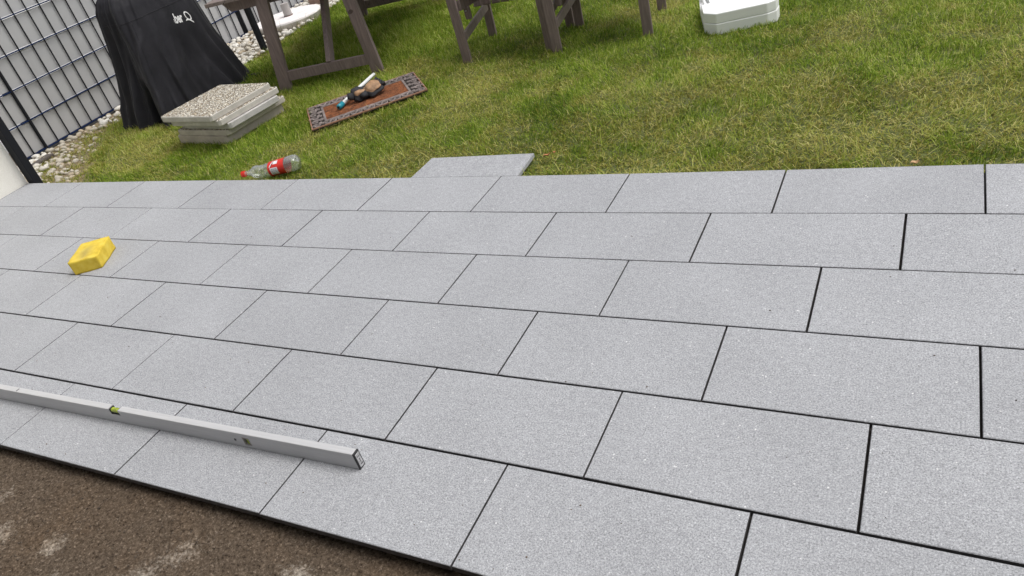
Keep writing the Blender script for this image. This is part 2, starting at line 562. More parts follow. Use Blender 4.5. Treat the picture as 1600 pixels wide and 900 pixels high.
def dryness(x, y):
    a = vnoise(x, y, 0.55, 11, 3); b = vnoise(x, y, 0.14, 12, 3)
    f = 0.55 * a + 0.45 * b
    near = np.clip(1.0 - y / 1.7, 0, 1)               # trampled strip along the paving is drier
    left = np.clip((-1.9 - x) / 1.2, 0, 1)
    f = f + 0.22 * near * (1 - left * .7) - 0.07 * left - 0.03
    f = f + 0.22 * np.exp(-((x + 3.95) ** 2 / .10 + (y - .32) ** 2 / .12)) + .16 * np.exp(-((x + 4.1) ** 2 / .03 + (y - 2.2) ** 2 / .15))
    return np.clip((f - 0.47) / 0.20 + np.where((y < 1.0) & (x < pebble_x(y)), .7, 0), 0, 1)

# main sward
x, y = lawn_points(1500000)
dens = vnoise(x, y, 0.07, 21, 2)
k = rng.random(len(x)) < 0.30 + 0.55 * dens
x, y = x[k], y[k]
n = len(x)
d = dryness(x, y)
isdry = (rng.random(n) < 0.08 + 0.50 * d)
longg = np.clip((-1.9 - x) / 1.0, 0, 1) * np.clip((y - .2) / 1.0, 0, 1)
under = np.clip(1 - np.hypot((x + 3.1) / .55, (y - 2.3) / 1.1), 0, 1)
h = (0.023 + 0.016 * rng.random(n) + 0.012 * vnoise(x, y, 0.12, 31, 2)) * (1 + 0.45 * longg + 0.9 * under) * (1 - .25 * d)
lean = np.abs(rng.normal(0.0, 0.50, n)) + 0.30 * d
flow = vnoise(x, y, 0.25, 41, 2) * 12
az = np.where(rng.random(n) < .55, flow + rng.normal(0, .7, n), rng.uniform(0, 6.28, n))
tone = np.clip(rng.normal(0.46, 0.26, n) + (vnoise(x, y, 0.35, 51, 3) - .5) * .62 + .12 * (vnoise(x, y, .06, 52, 2) - .5), 0, 1)
width = rng.uniform(.0016, .0036, n) * (1 + .25 * longg)
curl = rng.uniform(0.1, 1.3, n)
g = blades("grass", x, y, h, lean, az, width, tone, np.where(isdry, rng.uniform(.5, 1, n), rng.uniform(0, .16, n) + .25 * d), curl, lawn_z(x, y))
tag(g, "green lawn with dry straw-coloured patches behind the paving", "grass", kind='stuff')
NG = n
# flat lying straw and long clippings
x, y = lawn_points(110000)
d = dryness(x, y)
k = rng.random(len(x)) < 0.10 + .6 * d
x, y, d = x[k], y[k], d[k]; n = len(x)
s = blades("dry_clippings", x, y, rng.uniform(.02, .055, n), rng.uniform(.9, 1.45, n), rng.uniform(0, 6.28, n), rng.uniform(.0012, .0026, n),
           rng.uniform(.35, 1, n), rng.uniform(.7, 1, n), rng.uniform(-.1, .5, n), lawn_z(x, y) + rng.uniform(.010, .026, n))
tag(s, "pale dead grass clippings scattered over the lawn", "grass clippings", kind='stuff')
# weeds and dead grass between the pebbles next to the paving
n = 60000
x = rng.uniform(-5.1, -3.8, n); y = rng.uniform(.01, 1.5, n)
e = pebble_x(y) - x
k = (e > -.15) & (e < .80) & (rng.random(n) < np.clip(vnoise(x, y, .10, 95, 3) * 3.2 - 1.35, 0, 1) * np.clip(1.15 - e * 1.1 - .35 * y, 0, 1))
x, y = x[k], y[k]; n = len(x)
s = blades("weeds", x, y, rng.uniform(.018, .045, n), np.abs(rng.normal(.3, .5, n)), rng.uniform(0, 6.28, n), rng.uniform(.002, .004, n),
           np.clip(rng.normal(.45, .25, n), 0, 1), np.where(rng.random(n) < .68 + .3 * (vnoise(x, y, .2, 96, 2) - .5), rng.uniform(.6, 1, n), rng.uniform(0, .4, n)), rng.uniform(.2, 1.2, n), lawn_z(x, y) + .004)
tag(s, "sparse green and dead weeds growing through the pebbles by the paving", "weeds", kind='stuff')
# taller seed stalks
x, y = lawn_points(26000)
k = (rng.random(len(x)) < np.clip(.16 + .5 * np.clip((-2.2 - x) / 1.0, 0, 1) * np.clip(y - .4, 0, 1), 0, .6))
x, y = x[k], y[k]; n = len(x)
s = blades("grass_stalks", x, y, rng.uniform(.045, .085, n), np.abs(rng.normal(0, .38, n)), rng.uniform(0, 6.28, n), rng.uniform(.0022, .0036, n),
           rng.uniform(.55, 1, n), rng.uniform(.0, .7, n), rng.uniform(0, .7, n), lawn_z(x, y))
tag(s, "taller thin grass stalks standing up from the lawn", "grass", kind='stuff')
x = rng.uniform(-4.95, -4.35, 260); y = rng.uniform(2.45, 3.5, 260)
k = (np.hypot(x + 4.93, y - 3.24) > .335) & (np.hypot(x + 4.93, y - 3.24) < .46) & (x > -4.9); x, y = x[k], y[k]; n = len(x)
s = blades("grass_stalks", x, y, rng.uniform(.06, .15, n), np.abs(rng.normal(0, .2, n)), rng.uniform(0, 6.28, n), np.full(n, .0030),
           rng.uniform(.0, .4, n), rng.uniform(.3, .8, n), rng.uniform(0, .5, n), np.full(n, -.045))
tag(s, "thin brown seed stalks in front of the round white stone base", "grass", kind='stuff')

# ------------------------------------------------------------------ pebble strip
M_grav = simple("gravel_fines", (0.235, 0.185, 0.115), 0.95, nscale=55, namt=0.6, bscale=90, bstr=1.0, bdist=0.01)
strip = []
xs = np.arange(-5.75, -3.8, 0.03); ys = np.arange(0.0, 7.0, 0.03)
X, Y = np.meshgrid(xs, ys)
Zg = lawn_z(X, Y) + 0.006 - 0.05 * np.clip((X - pebble_x(Y) - 0.04) / 0.12, 0, 1) + (vnoise(X, Y, .12, 61, 2) - .5) * .01
bed = grid_mesh("gravel_bed", xs, ys, Zg, M_grav)
def stone_mat(i, col):
    return simple("limestone_%s" % "abcd"[i], col, 0.75, nscale=18, namt=0.16, bscale=30, bstr=0.3, bdist=0.004)
STM = [stone_mat(0, (.62, .585, .52)), stone_mat(1, (.47, .43, .355)), stone_mat(2, (.70, .675, .62)), stone_mat(3, (.44, .37, .27))]
stone_meshes = []
for i in range(10):
    bm = bmesh.new()
    bmesh.ops.create_icosphere(bm, subdivisions=2, radius=1.0)
    sx, sy, sz = random.uniform(.85, 1.15), random.uniform(.6, .9), random.uniform(.45, .7)
    for v in bm.verts:
        q = mnoise.noise(v.co * 1.1 + Vector((i * 7.1, 3, 1))) * .32 + mnoise.noise(v.co * 2.6 + Vector((i * 3.3, 9, 5))) * .12
        v.co = Vector((v.co.x * sx, v.co.y * sy, v.co.z * sz)) * (1 + q)
    me = bpy.data.meshes.new("stone"); bm.to_mesh(me); bm.free()
    me.polygons.foreach_set('use_smooth', [True] * len(me.polygons))
    me.materials.append(STM[[0, 0, 1, 2, 0, 1, 2, 3, 0, 2][i]])
    stone_meshes.append(me)
cand = []
tries = 0
placed = []
cell = {}
while tries < 26000 and len(placed) < 1500:
    tries += 1
    yy = random.uniform(.01, 6.2); xx = random.uniform(-5.42, -3.95)
    e = float(pebble_x(yy)) - xx
    if e < -.02: continue
    if yy < 1.4 and e < .60 and random.random() < .97 - e * .75: continue      # half-buried strip near the paving
    if -4.66 < xx < -4.02 and .88 < yy < 1.72: continue
    if math.hypot(xx + 4.93, yy - 3.24) < .335: continue
    if math.hypot(xx + 4.56, yy - 2.44) < .06: continue
    rr = random.uniform(.012, .030) if random.random() < .6 else random.uniform(.024, .040)
    if yy < .9: rr *= .62 + .3 * min(1, e)
    if math.hypot(xx + 4.93, yy - 3.24) < .55 and xx > -4.95 and yy < 3.5 and random.random() < .75: continue
    if xx < -5.19 - (yy - .4) * .067: continue
    key = (int(xx / .08), int(yy / .08)); ok = True
    for a in (-1, 0, 1):
        for b in (-1, 0, 1):
            for (px_, py_, pr_) in cell.get((key[0] + a, key[1] + b), ()):
                if (px_ - xx) ** 2 + (py_ - yy) ** 2 < ((pr_ + rr) * .72) ** 2: ok = False; break
            if not ok: break
        if not ok: break
    if not ok: continue
    cell.setdefault(key, []).append((xx, yy, rr)); placed.append((xx, yy, rr))
vis = in_view(np.array([p[0] for p in placed]), np.array([p[1] for p in placed]), -.02, 10)
score = [(p[2] / (math.dist(p[:2], (0.675, -2.546)) + 0) * (1 if v else .0), p) for p, v in zip(placed, vis)]
score.sort(key=lambda s: -s[0])
rest = []
for i, (s_, (xx, yy, rr)) in enumerate(score):
    zz = float(lawn_z(np.array(xx), np.array(yy))) + rr * .42 + .008 + (random.uniform(0, .02) if yy > 1.9 else 0)
    mw = Matrix.Translation((xx, yy, zz)) @ Matrix.Rotation(random.uniform(0, 6.28), 4, 'Z') @ Matrix.Rotation(random.uniform(-.35, .35), 4, 'X') @ Matrix.Diagonal((rr, rr, rr, 1))
    me = random.choice(stone_meshes)
    if yy < 1.0 and float(pebble_x(yy)) - xx < .5:
        me = random.choice([m_ for m_ in stone_meshes if m_.materials[0] in (STM[1], STM[3])]); mw = Matrix.Translation((0, 0, -.006)) @ mw
    if i < 290:
        o = bpy.data.objects.new("stone", me); link(o, bed); o.matrix_local = mw
    else:
        rest.append((me, mw))
vs, fs, mi = [], [], []
for me, mw in rest:
    b0 = len(vs)
    vs += [mw @ v.co for v in me.vertices]
    fs += [tuple(b0 + i for i in p.vertices) for p in me.polygons]
    mi += [STM.index(me.materials[0])] * len(me.polygons)
o = mesh_obj("small_stones", vs, fs, None, bed, smooth=True)
for m_ in STM: o.data.materials.append(m_)
o.data.polygons.foreach_set('material_index', mi)
o['kind'] = 'stuff'

# weathered board offcut at the fence foot
M_board = simple("weathered_board", (0.10, 0.085, 0.078), 0.8, nscale=30, namt=.3)
bm = bmesh.new()
add_bar(bm, (-4.955, .245, -.035), (-5.02, .50, -.035), .07, .018, bevel=.002)
o = bm_obj("board_offcut", bm, M_board)
tag(o, "short brown board offcut lying at the foot of the fence beside the black post", "board")

# ------------------------------------------------------------------ fence
M_anth = simple("anthracite_steel", (0.009, 0.010, 0.014), 0.7, 0.0, bscale=60, bstr=.05, spec=.3)
M_blue = simple("anthracite_wire", (0.010, 0.022, 0.070), 0.8, spec=.08)
M_strip = simple("grey_pvc_strip", (0.47, 0.47, 0.475), 0.6, nscale=3, namt=.05)
M_gap_light = simple("gap_light_white", (0.85, 0.85, 0.85), 0.5)  # white colour for light coming through the strip gaps
FA = Vector((-5.231, .409, 0)); FB = Vector((-5.479, 4.112, 0))
FU = (FB - FA).normalized(); FN = Vector((FU.y, -FU.x, 0))           # FN faces the garden (+x)
fence = empty("privacy_fence", FA, math.atan2(FU.y, FU.x))
tag(fence, "anthracite wire mesh fence filled with pale grey privacy strips along the left side", "fence")
# fence space: x along the fence, y: minus = garden side
H0 = -.033; DH = .2245; NH = 9; S1 = 6.6
bm = bmesh.new(); add_tube(bm, [(0, 0, H0 - .03), (0, 0, H0 + DH * (NH - 1) + .03)], .0052, 6)
vw = bm_obj("wire", bm, M_anth, fence)
first = True
s = -.008
while s < S1:
    if first: vw.location = (s, 0, 0); first = False
    else: share(vw, "wire", fence, Matrix.Translation((s, 0, 0)))
    s += .1135
bm = bmesh.new(); add_tube(bm, [(-.02, 0, 0), (S1, 0, 0)], .0042, 6)
hw = bm_obj("rail", bm, M_blue, fence); hw.location = (0, -.0078, H0)
for i in range(NH):
    for sd in (-.0078, .0078):
        if i == 0 and sd < 0: continue
        share(hw, "rail", fence, Matrix.Translation((0, sd, H0 + DH * i)))
# woven strips, one per mesh field height and 2.5 m panel, slightly wavy
for i in range(NH - 1):
    for (a, b) in ((-.005, .212), (.221, 2.69), (2.76, 5.2), (5.27, S1)):
        z0 = H0 + DH * i + .0065 + random.uniform(-.001, .002); z1 = H0 + DH * (i + 1) - .0085 + random.uniform(-.002, .001)
        ns = max(2, int((b - a) / .028)); vs = []; fs = []
        for j in range(ns + 1):
            q = a + (b - a) * j / ns
            yy = .0125 + .0012 * math.cos(math.pi * (q + .008) / .1135) + random.uniform(-.0003, .0003)
            vs += [(q, yy, z0), (q, yy, z1), (q, yy + .0014, z1), (q, yy + .0014, z0)]
        for j in range(ns):
            c = 4 * j
            for e in range(4): fs.append((c + e, c + 4 + e, c + 4 + (e + 1) % 4, c + (e + 1) % 4))
        fs += [(0, 1, 2, 3), (4 * ns + 3, 4 * ns + 2, 4 * ns + 1, 4 * ns)]
        mesh_obj("privacy_strip", vs, fs, M_strip, fence, smooth=False)
# white dashes standing in for light seen through gaps between the strips
bm = bmesh.new()
for i in (1, 2, 3, 4, 5, 6):
    for c in range(int(S1 / .1135)):
        keep = mnoise.noise(Vector((c * .33, i * 4.7, 0)))
        if keep < .10: continue
        for hh in (0, 1):
            a = -.008 + .1135 * c + .012 + .052 * hh
            add_box(bm, (a, .0095, H0 + DH * i - .0105), (a + .038, .0118, H0 + DH * i - .0050))
bm_obj("gap_light_dashes", bm, M_gap_light, fence)['kind'] = 'stuff'
for s_ in (.216, 2.725, 5.235):
    bm = bmesh.new(); add_box(bm, (s_ - .009, -.012, -.04), (s_ + .009, .006, 1.82), .002)
    bm_obj("cover_bar", bm, M_anth, fence)
    bm = bmesh.new(); add_box(bm, (s_ - .03, .030, -.2), (s_ + .03, .075, 1.85), .003)
    bm_obj("post", bm, M_anth, fence)
bm = bmesh.new(); add_box(bm, (-.02, -.030, -.16), (S1, .028, -.040), .004)
bm_obj("base_board", bm, simple("dark_base_board", (.022, .022, .024), .8), fence)

# separate post in front of the fence
bm = bmesh.new(); add_box(bm, (-.023, -.023, -.2), (.023, .023, 2.05), .004)
o = bm_obj("steel_post", bm, M_anth); o.location = (-4.56, 2.44, 0); o.rotation_euler = (0, 0, -.07)
tag(o, "square anthracite steel post standing in the pebbles behind the table leg", "post")

# neighbour's side: pale paving and a white garden wall
bm = bmesh.new(); add_box(bm, (-9.0, -6, -.19), (-5.62, 9, -.10))
o = bm_obj("neighbour_paving", bm, simple("pale_paving", (.55, .55, .54), .8, nscale=5, namt=.08)); tag(o, kind='structure')
M_white = simple("white_render", (.78, .78, .77), .9, bscale=60, bstr=.2)
bm = bmesh.new(); add_box(bm, (-9.3, -6, -.2), (-9.0, 9, 2.4))
o = bm_obj("white_garden_wall", bm, M_white); tag(o, "white rendered wall beyond the wire mesh fence", "wall")

# house wall and the black post at its corner
def plaster():
    m, t, b = new_mat("cream_scratch_plaster")
    P = pos(t)
    n = noise_(t, P, 160, 3, .7)
    c = ramp(t, n, [(0.3, (0.76, 0.73, 0.65)), (0.6, (0.88, 0.86, 0.79))])
    c = mix(t, .35, c, ramp(t, noise_(t, P, 2.5, 4, .6), [(0.3, (.80, .78, .71)), (.7, (.90, .88, .83))]))
    t.links.new(c, b.inputs["Base Color"]); b.inputs["Roughness"].default_value = .92
    bump(t, b, n, .5, .003)
    return m
bm = bmesh.new(); add_box(bm, (-4.95, -4.2, -.2), (-4.5255, .002, 2.75), 0)
o = bm_obj("house_wall", bm, plaster())
tag(o, "cream rendered house wall ending at the corner of the paving", "wall")
wall = o
hf = empty("added_house_front", (0, -3.15, 0))  # unseen, added behind the camera to shade faces turned towards it
tag(hf, "unseen cream house front with wide dark glass, added behind the camera to cut sky light", "house")
bm = bmesh.new()
for a_, b_ in (((-4.524, -.3, -.2), (-3.2, 0, 2.75)), ((3.4, -.3, -.2), (5.0, 0, 2.75)), ((-3.1999, -.3, 2.35), (3.3999, 0, 2.75))): add_box(bm, a_, b_)
bm_obj("wall", bm, bpy.data.materials['cream_scratch_plaster'], hf)  # masonry of the added front
M_sky_block = simple("sky_blocking_glass", (.02, .022, .025), .06)  # dark pane that blocks sky and returns little light
for i in range(3):
    bm = bmesh.new(); x_ = -3.2 + i * 2.2; add_box(bm, (x_ + .07, -.16, .05), (x_ + 2.13, -.14, 2.27)); pn = bm_obj("added_glass_door", bm, M_sky_block, hf)
    bm = bmesh.new()
    for a_, b_ in (((x_ + .002, -.19, -.02), (x_ + .0699, -.11, 2.345)), ((x_ + 2.1301, -.19, -.02), (x_ + 2.198, -.11, 2.345)), ((x_ + .07, -.19, 2.2701), (x_ + 2.13, -.11, 2.345)), ((x_ + .07, -.19, -.02), (x_ + 2.13, -.11, .0499))): add_box(bm, a_, b_)
    bm_obj("added_door_frame", bm, M_anth, pn)
bm = bmesh.new(); add_box(bm, (-4.5255, .0045, -.15), (-4.452, .055, 2.30), .003)
o = bm_obj("corner_post", bm, M_anth)
tag(o, "black metal post standing at the end of the cream house wall", "post")

# ------------------------------------------------------------------ barbecue cover
def cloth_material():
    m, t, b = new_mat("black_cover_fabric")
    P = objco(t)
    n = noise_(t, P, 9, 5, .6)
    c = ramp(t, n, [(0.3, (0.0095, 0.0090, 0.0130)), (0.7, (0.017, 0.016, 0.0215))])
    t.links.new(c, b.inputs["Base Color"])
    b.inputs["Roughness"].default_value = .62
    b.inputs["Sheen Weight"].default_value = .04
    b.inputs["Specular IOR Level"].default_value = .35
    b.inputs["Sheen Roughness"].default_value = .5
    n2 = noise_(t, P, 16, 5, .65)
    n3 = N(t, "ShaderNodeTexWave", Scale=3.0, Distortion=9.0, Detail=3.0)
    n3.inputs["Detail Scale"].default_value = 1.2
    t.links.new(P, n3.inputs["Vector"])
    h = math_(t, 'ADD', math_(t, 'MULTIPLY', n2, .7), math_(t, 'MULTIPLY', n3.outputs["Fac"], .10))
    bump(t, b, h, .25, .018)
    return m
M_cloth = cloth_material()
M_print = simple("white_print", (.80, .80, .80), .6)
bbq = empty("grill_cover", (-4.33, 1.30, -.03))
tag(bbq, "black fabric cover with white print draped over a barbecue by the fence", "barbecue cover")
prof = [  # z, x0, x1, y0, y1, corner exponent
    (-.045, -4.60, -4.055, .870, 1.775, 6), (.0, -4.602, -4.062, .872, 1.765, 6), (.10, -4.598, -4.072, .885, 1.738, 6), (.25, -4.585, -4.085, .905, 1.70, 5.5),
    (.40, -4.565, -4.098, .935, 1.675, 5), (.55, -4.54, -4.11, .965, 1.65, 5), (.68, -4.515, -4.12, .975, 1.635, 4.5), (.76, -4.495, -4.13, .985, 1.62, 4),
    (.82, -4.475, -4.145, 1.01, 1.60, 3.6), (.87, -4.45, -4.17, 1.06, 1.55, 3.2), (.915, -4.42, -4.21, 1.13, 1.47, 3), (.945, -4.38, -4.26, 1.22, 1.40, 2.6)]
zs = np.linspace(-.045, .945, 84); NT = 240
arr = np.array(prof)
vs = []
for z in zs:
    x0, x1, y0, y1, ex = [float(np.interp(z, arr[:, 0], arr[:, i])) for i in range(1, 6)]
    cx, cy, hx, hy = (x0 + x1) / 2, (y0 + y1) / 2, (x1 - x0) / 2, (y1 - y0) / 2
    for k in range(NT):
        th = 2 * math.pi * k / NT
        c, s_ = math.cos(th), math.sin(th)
        rr = (abs(c) ** ex + abs(s_) ** ex) ** (-1 / ex)
        px_, py_ = rr * c, rr * s_
        low = max(0, (.75 - z)) / .8
        # sagging folds: broad ones fan out from the shoulders, tight ones at the hem
        a1 = mnoise.noise(Vector((px_ * 2.4 + z * .8, py_ * 2.4, z * .7 + 3))) * .052 * (.4 + low)
        a2 = mnoise.noise(Vector((px_ * 5.5 - z * 1.6, py_ * 5.5 + z * 1.2, z * 1.2 + 9))) * .034 * (.35 + low)
        rid = 1 - abs(mnoise.noise(Vector((px_ * 3.1 + z * 1.9, py_ * 3.1 - z * 1.5, z * .9 + 21)))) * 5
        a3 = max(0, rid) ** 2 * .006 + .011 * low * math.sin(7 * th + 2.2 * mnoise.noise(Vector((px_, py_, z * 1.5))) + 1.3 * z)
        calm = 1 - .85 * math.exp(-((cy + hy * py_ - 1.40) / .20) ** 2 - ((z - .55) / .16) ** 2) if px_ > 0 else 1
        a1 *= calm; a2 *= calm; a3 *= calm
        k2 = 1 + (a1 + a2 + a3) / max(hx, .12)
        zz = z
        if z < 0: zz = z + .012 * mnoise.noise(Vector((px_ * 3, py_ * 3, 50)))
        vs.append((cx + hx * px_ * k2 + 4.33, cy + hy * py_ * k2 - 1.30, zz + .03))
fs = []
for i in range(len(zs) - 1):
    for k in range(NT):
        fs.append((i * NT + k, i * NT + (k + 1) % NT, (i + 1) * NT + (k + 1) % NT, (i + 1) * NT + k))
fs.append(tuple((len(zs) - 1) * NT + k for k in range(NT)))
cover = mesh_obj("fabric", vs, fs, M_cloth, bbq, smooth=True)
# wheel/foot hidden below and hem strap with buckle at the right corner
bm = bmesh.new()
add_tube(bm, [(.262, .43, .02), (.285, .455, .016), (.30, .48, .014)], [.010, .009, .006], 8)
add_box(bm, (.275, .43, .008), (.315, .475, .020), .003)
bm_obj("strap", bm, M_cloth, bbq)
def seam_ring(zi, k0, k1, r_=.0022):
    pts_ = []
    for k in range(k0, k1):
        v = Vector(vs[zi * NT + k % NT]); w_ = Vector((v.x, v.y, 0)).normalized()
        pts_.append(v + w_ * .0006)
    bm = bmesh.new(); add_tube(bm, pts_, r_, 5)
    return bm_obj("seam", bm, M_cloth, bbq, smooth=True)
seam_ring(60, 0, NT + 1); seam_ring(3, 0, NT + 1, .004)
for kk in (int(NT * .122), int(NT * .878), int(NT * .622), int(NT * .378)):
    pts_ = [Vector(vs[zi * NT + kk]) * 1.0 + Vector((vs[zi * NT + kk][0], vs[zi * NT + kk][1], 0)).normalized() * .0006 for zi in range(2, 60)]
    bm = bmesh.new(); add_tube(bm, pts_, .0022, 5); bm_obj("seam", bm, M_cloth, bbq, smooth=True)
bvh = BVHTree.FromPolygons([Vector(v) for v in vs], fs[:-1])

def project(y, z, lift=.003):
    o_ = Vector((1.0, y - 1.30, z + .03))
    loc, nor, _, _ = bvh.ray_cast(o_, Vector((-1, 0, 0)))
    if loc is None: return Vector((.22, y - 1.30, z + .03))
    return loc + Vector((lift, 0, 0))
def font_mesh(txt, sx=1.0):
    cu = bpy.data.curves.new("t", 'FONT'); cu.body = txt; cu.size = 1.0; cu.resolution_u = 4; cu.offset = .032
    to = bpy.data.objects.new("t", cu); COL.objects.link(to)
    dg = bpy.context.evaluated_depsgraph_get(); dg.update()
    me = bpy.data.meshes.new_from_object(to.evaluated_get(dg))
    bpy.data.objects.remove(to)
    return me
def put_flat(name, pts, faces, mapf, mat, parent):
    return mesh_obj(name, [project(*mapf(a, b)) for a, b in pts], faces, mat, parent)
me = font_mesh("ber")
mx = max(v.co.x for v in me.vertices); mh = max(v.co.y for v in me.vertices)
def map_text(a, b):
    u, v = a / mx, b / mh
    return 1.324 + .072 * u + .006 * v, .546 - .011 * u + .066 * v
put_flat("lettering", [(v.co.x, v.co.y) for v in me.vertices], [tuple(p.vertices) for p in me.polygons], map_text, M_print, bbq)
# sliver of the letter that disappears into the fold
put_flat("lettering", [(-.16, .02), (-.06, .0), (-.06, .5), (-.17, .42)], [(0, 1, 2, 3)], lambda a, b: map_text(a * mx * .5, b * mh), M_print, bbq)
# ring-with-tail emblem
pts, fcs = [], []
for i in range(36):
    th = 2 * math.pi * i / 36
    for rr in (1.0, .70):
        a, b = math.cos(th) * .0245 * rr, math.sin(th) * .0335 * rr
        pts.append((1.448 + a * 1.0 - b * .10, .5575 + b - a * .38))
for i in range(36):
    j = (i + 1) % 36
    fcs.append((2 * i, 2 * j, 2 * j + 1, 2 * i + 1))
tail = [(1.416, .5335), (1.430, .537), (1.443, .532), (1.457, .520), (1.474, .503)]
b0 = len(pts)
for i, (a, b) in enumerate(tail):
    hw_ = [.0035, .0055, .006, .006, .005][i]
    pts += [(a, b + hw_), (a, b - hw_)]
for i in range(len(tail) - 1):
    fcs.append((b0 + 2 * i, b0 + 2 * i + 1, b0 + 2 * i + 3, b0 + 2 * i + 2))
put_flat("emblem", pts, fcs, lambda a, b: (a, b), M_print, bbq)

# ------------------------------------------------------------------ stack of old slabs
def aggregate():
    m, t, b = new_mat("exposed_aggregate")
    P = objco(t)
    v = N(t, "ShaderNodeTexVoronoi", Scale=88.0, Randomness=1.0); v.feature = 'F1'
    t.links.new(P, v.inputs["Vector"])
    h = ramp(t, v.outputs["Distance"], [(0.0, (1, 1, 1)), (0.42, (.8, .8, .8)), (0.62, (0, 0, 0))])
    colr = t.nodes.new("ShaderNodeSeparateColor"); t.links.new(v.outputs["Color"], colr.inputs[0])
    stone = ramp(t, colr.outputs[0], [(0.0, (.40, .30, .19)), (0.2, (.66, .58, .44)), (0.5, (.82, .77, .65)), (1.0, (.92, .90, .83))])
    c = mix(t, h, (.20, .17, .13, 1), stone)
    t.links.new(c, b.inputs["Base Color"]); b.inputs["Roughness"].default_value = .8
    bump(t, b, h, 1.0, .006)
    return m
M_agg = aggregate()
M_conc = [simple("old_concrete_%s" % "abcde"[i], c, .9, nscale=14, namt=.16, bscale=120, bstr=.3, bdist=.002) for i, c in
          enumerate([(.52, .495, .45), (.53, .505, .46), (.47, .455, .44), (.50, .46, .41), (.44, .395, .34)])]
E1 = Vector((.99, -.11, 0)).normalized(); E2 = Vector((-.085, .996, 0)).normalized()
specs = [  # near-right top corner x,y ; top z ; bottom z ; lengths ; aggregate top ; label
    ((-3.079, .451), .180, .142, .522, .505, True, "pale slab with exposed pebble face on top of the stack", 0),
    ((-3.050, .476), .1405, .103, .515, .505, True, "pebble faced slab second from the top of the stack", 1),
    ((-3.035, .520), .1015, .063, .50, .42, False, "smooth grey slab in the middle of the stack pushed to the right", 2),
    ((-3.075, .515), .0600, .023, .52, .51, True, "weathered pebble faced slab second from the bottom of the stack", 3),
    ((-3.105, .512), .0215, -.035, .515, .50, False, "dirty brownish slab at the bottom of the stack in the grass", 4)]
rs = random.Random(9)
for (nr, zt, zb, l1, l2, agg, lab, mi_) in specs:
    root = empty("old_slab", (nr[0] - E1.x * l1 / 2 + E2.x * l2 / 2, nr[1] - E1.y * l1 / 2 + E2.y * l2 / 2, zb), math.atan2(E1.y, E1.x) + rs.uniform(-.012, .012))
    tag(root, lab, "concrete slab", "old paving slabs stacked on the lawn")
    th = zt - zb
    bm = bmesh.new()
    n1, n2 = 18, 18
    hx, hy = l1 / 2, l2 / 2
    cut = .014
    # plan outline with clipped corners and slightly chipped edges
    out = []
    cor = [(-hx, -hy), (hx, -hy), (hx, hy), (-hx, hy)]
    for i in range(4):
        p, q = Vector(cor[i]), Vector(cor[(i + 1) % 4])
        d_ = (q - p).normalized(); L = (q - p).length
        for j in range(n1 + 1):
            a = cut + (L - 2 * cut) * j / n1
            nrm = Vector((d_.y, -d_.x))
            out.append(p + d_ * a - nrm * max(0, rs.gauss(0, .0011)))
    ch = .005
    rings = []
    for zz, ins in ((0, ch * .8), (ch, 0), (th - ch * .6, 0), (th, ch * .7)):
        ring = []
        for p in out:
            f_ = 1 - ins / max(hx, hy)
            ring.append(bm.verts.new((p.x * f_, p.y * f_, zz + (rs.gauss(0, .0005) if 0 < zz < th else 0))))
        rings.append(ring)
    n_ = len(out)
    for a, b in zip(rings, rings[1:]):
        for i in range(n_): bm.faces.new((a[i], a[(i + 1) % n_], b[(i + 1) % n_], b[i]))
    bm.faces.new(rings[-1]); bm.faces.new(rings[0][::-1])
    bm_obj("concrete_body", bm, M_conc[mi_], root)
    if agg:
        # raised skin of small stones on the upper face
        G = 110
        gx = np.linspace(-hx + .006, hx - .006, G); gy = np.linspace(-hy + .006, hy - .006, G)
        vs = []; fs = []
        for j, b in enumerate(gy):
            for i, a in enumerate(gx):
                e = min(hx - .006 - abs(a), hy - .006 - abs(b))
                vs.append((a, b, th + (.0006 if e < 1e-6 else .0012 + rs.uniform(0, .0024))))
        for j in range(G - 1):
            for i in range(G - 1):
                a = j * G + i; fs.append((a, a + 1, a + 1 + G, a + G))
        o = mesh_obj("pebble_face", vs, fs, M_agg, root, smooth=True)
    root.rotation_euler.x = rs.uniform(-.004, .004)

# ------------------------------------------------------------------ timber furniture
def timber(name, col):
    m, t, b = new_mat(name)
    P = objco(t)
    mp = N(t, "ShaderNodeMapping"); mp.inputs["Scale"].default_value = (30, 30, 3)
    t.links.new(P, mp.inputs[0])
    n = noise_(t, mp.outputs[0], 3, 5, .65)
    lo = tuple(c * .72 for c in col); hi = tuple(c * 1.25 for c in col)
    c = ramp(t, n, [(0.3, lo), (.7, hi)])
    kn = ramp(t, noise_(t, P, 14, 1, .4), [(0.76, (1, 1, 1)), (.80, (.45, .42, .40))])
    c = mix(t, 1, c, kn, 'MULTIPLY')
    t.links.new(c, b.inputs["Base Color"]); b.inputs["Roughness"].default_value = .62
    b.inputs["Specular IOR Level"].default_value = .35
    bump(t, b, n, .25, .003)
    return m
M_wood = timber("brown_stained_timber", (.205, .158, .150))
M_wood2 = timber("weathered_brown_timber", (.205, .165, .150))
M_bolt = simple("zinc_bolt", (.75, .75, .75), .3, .9)

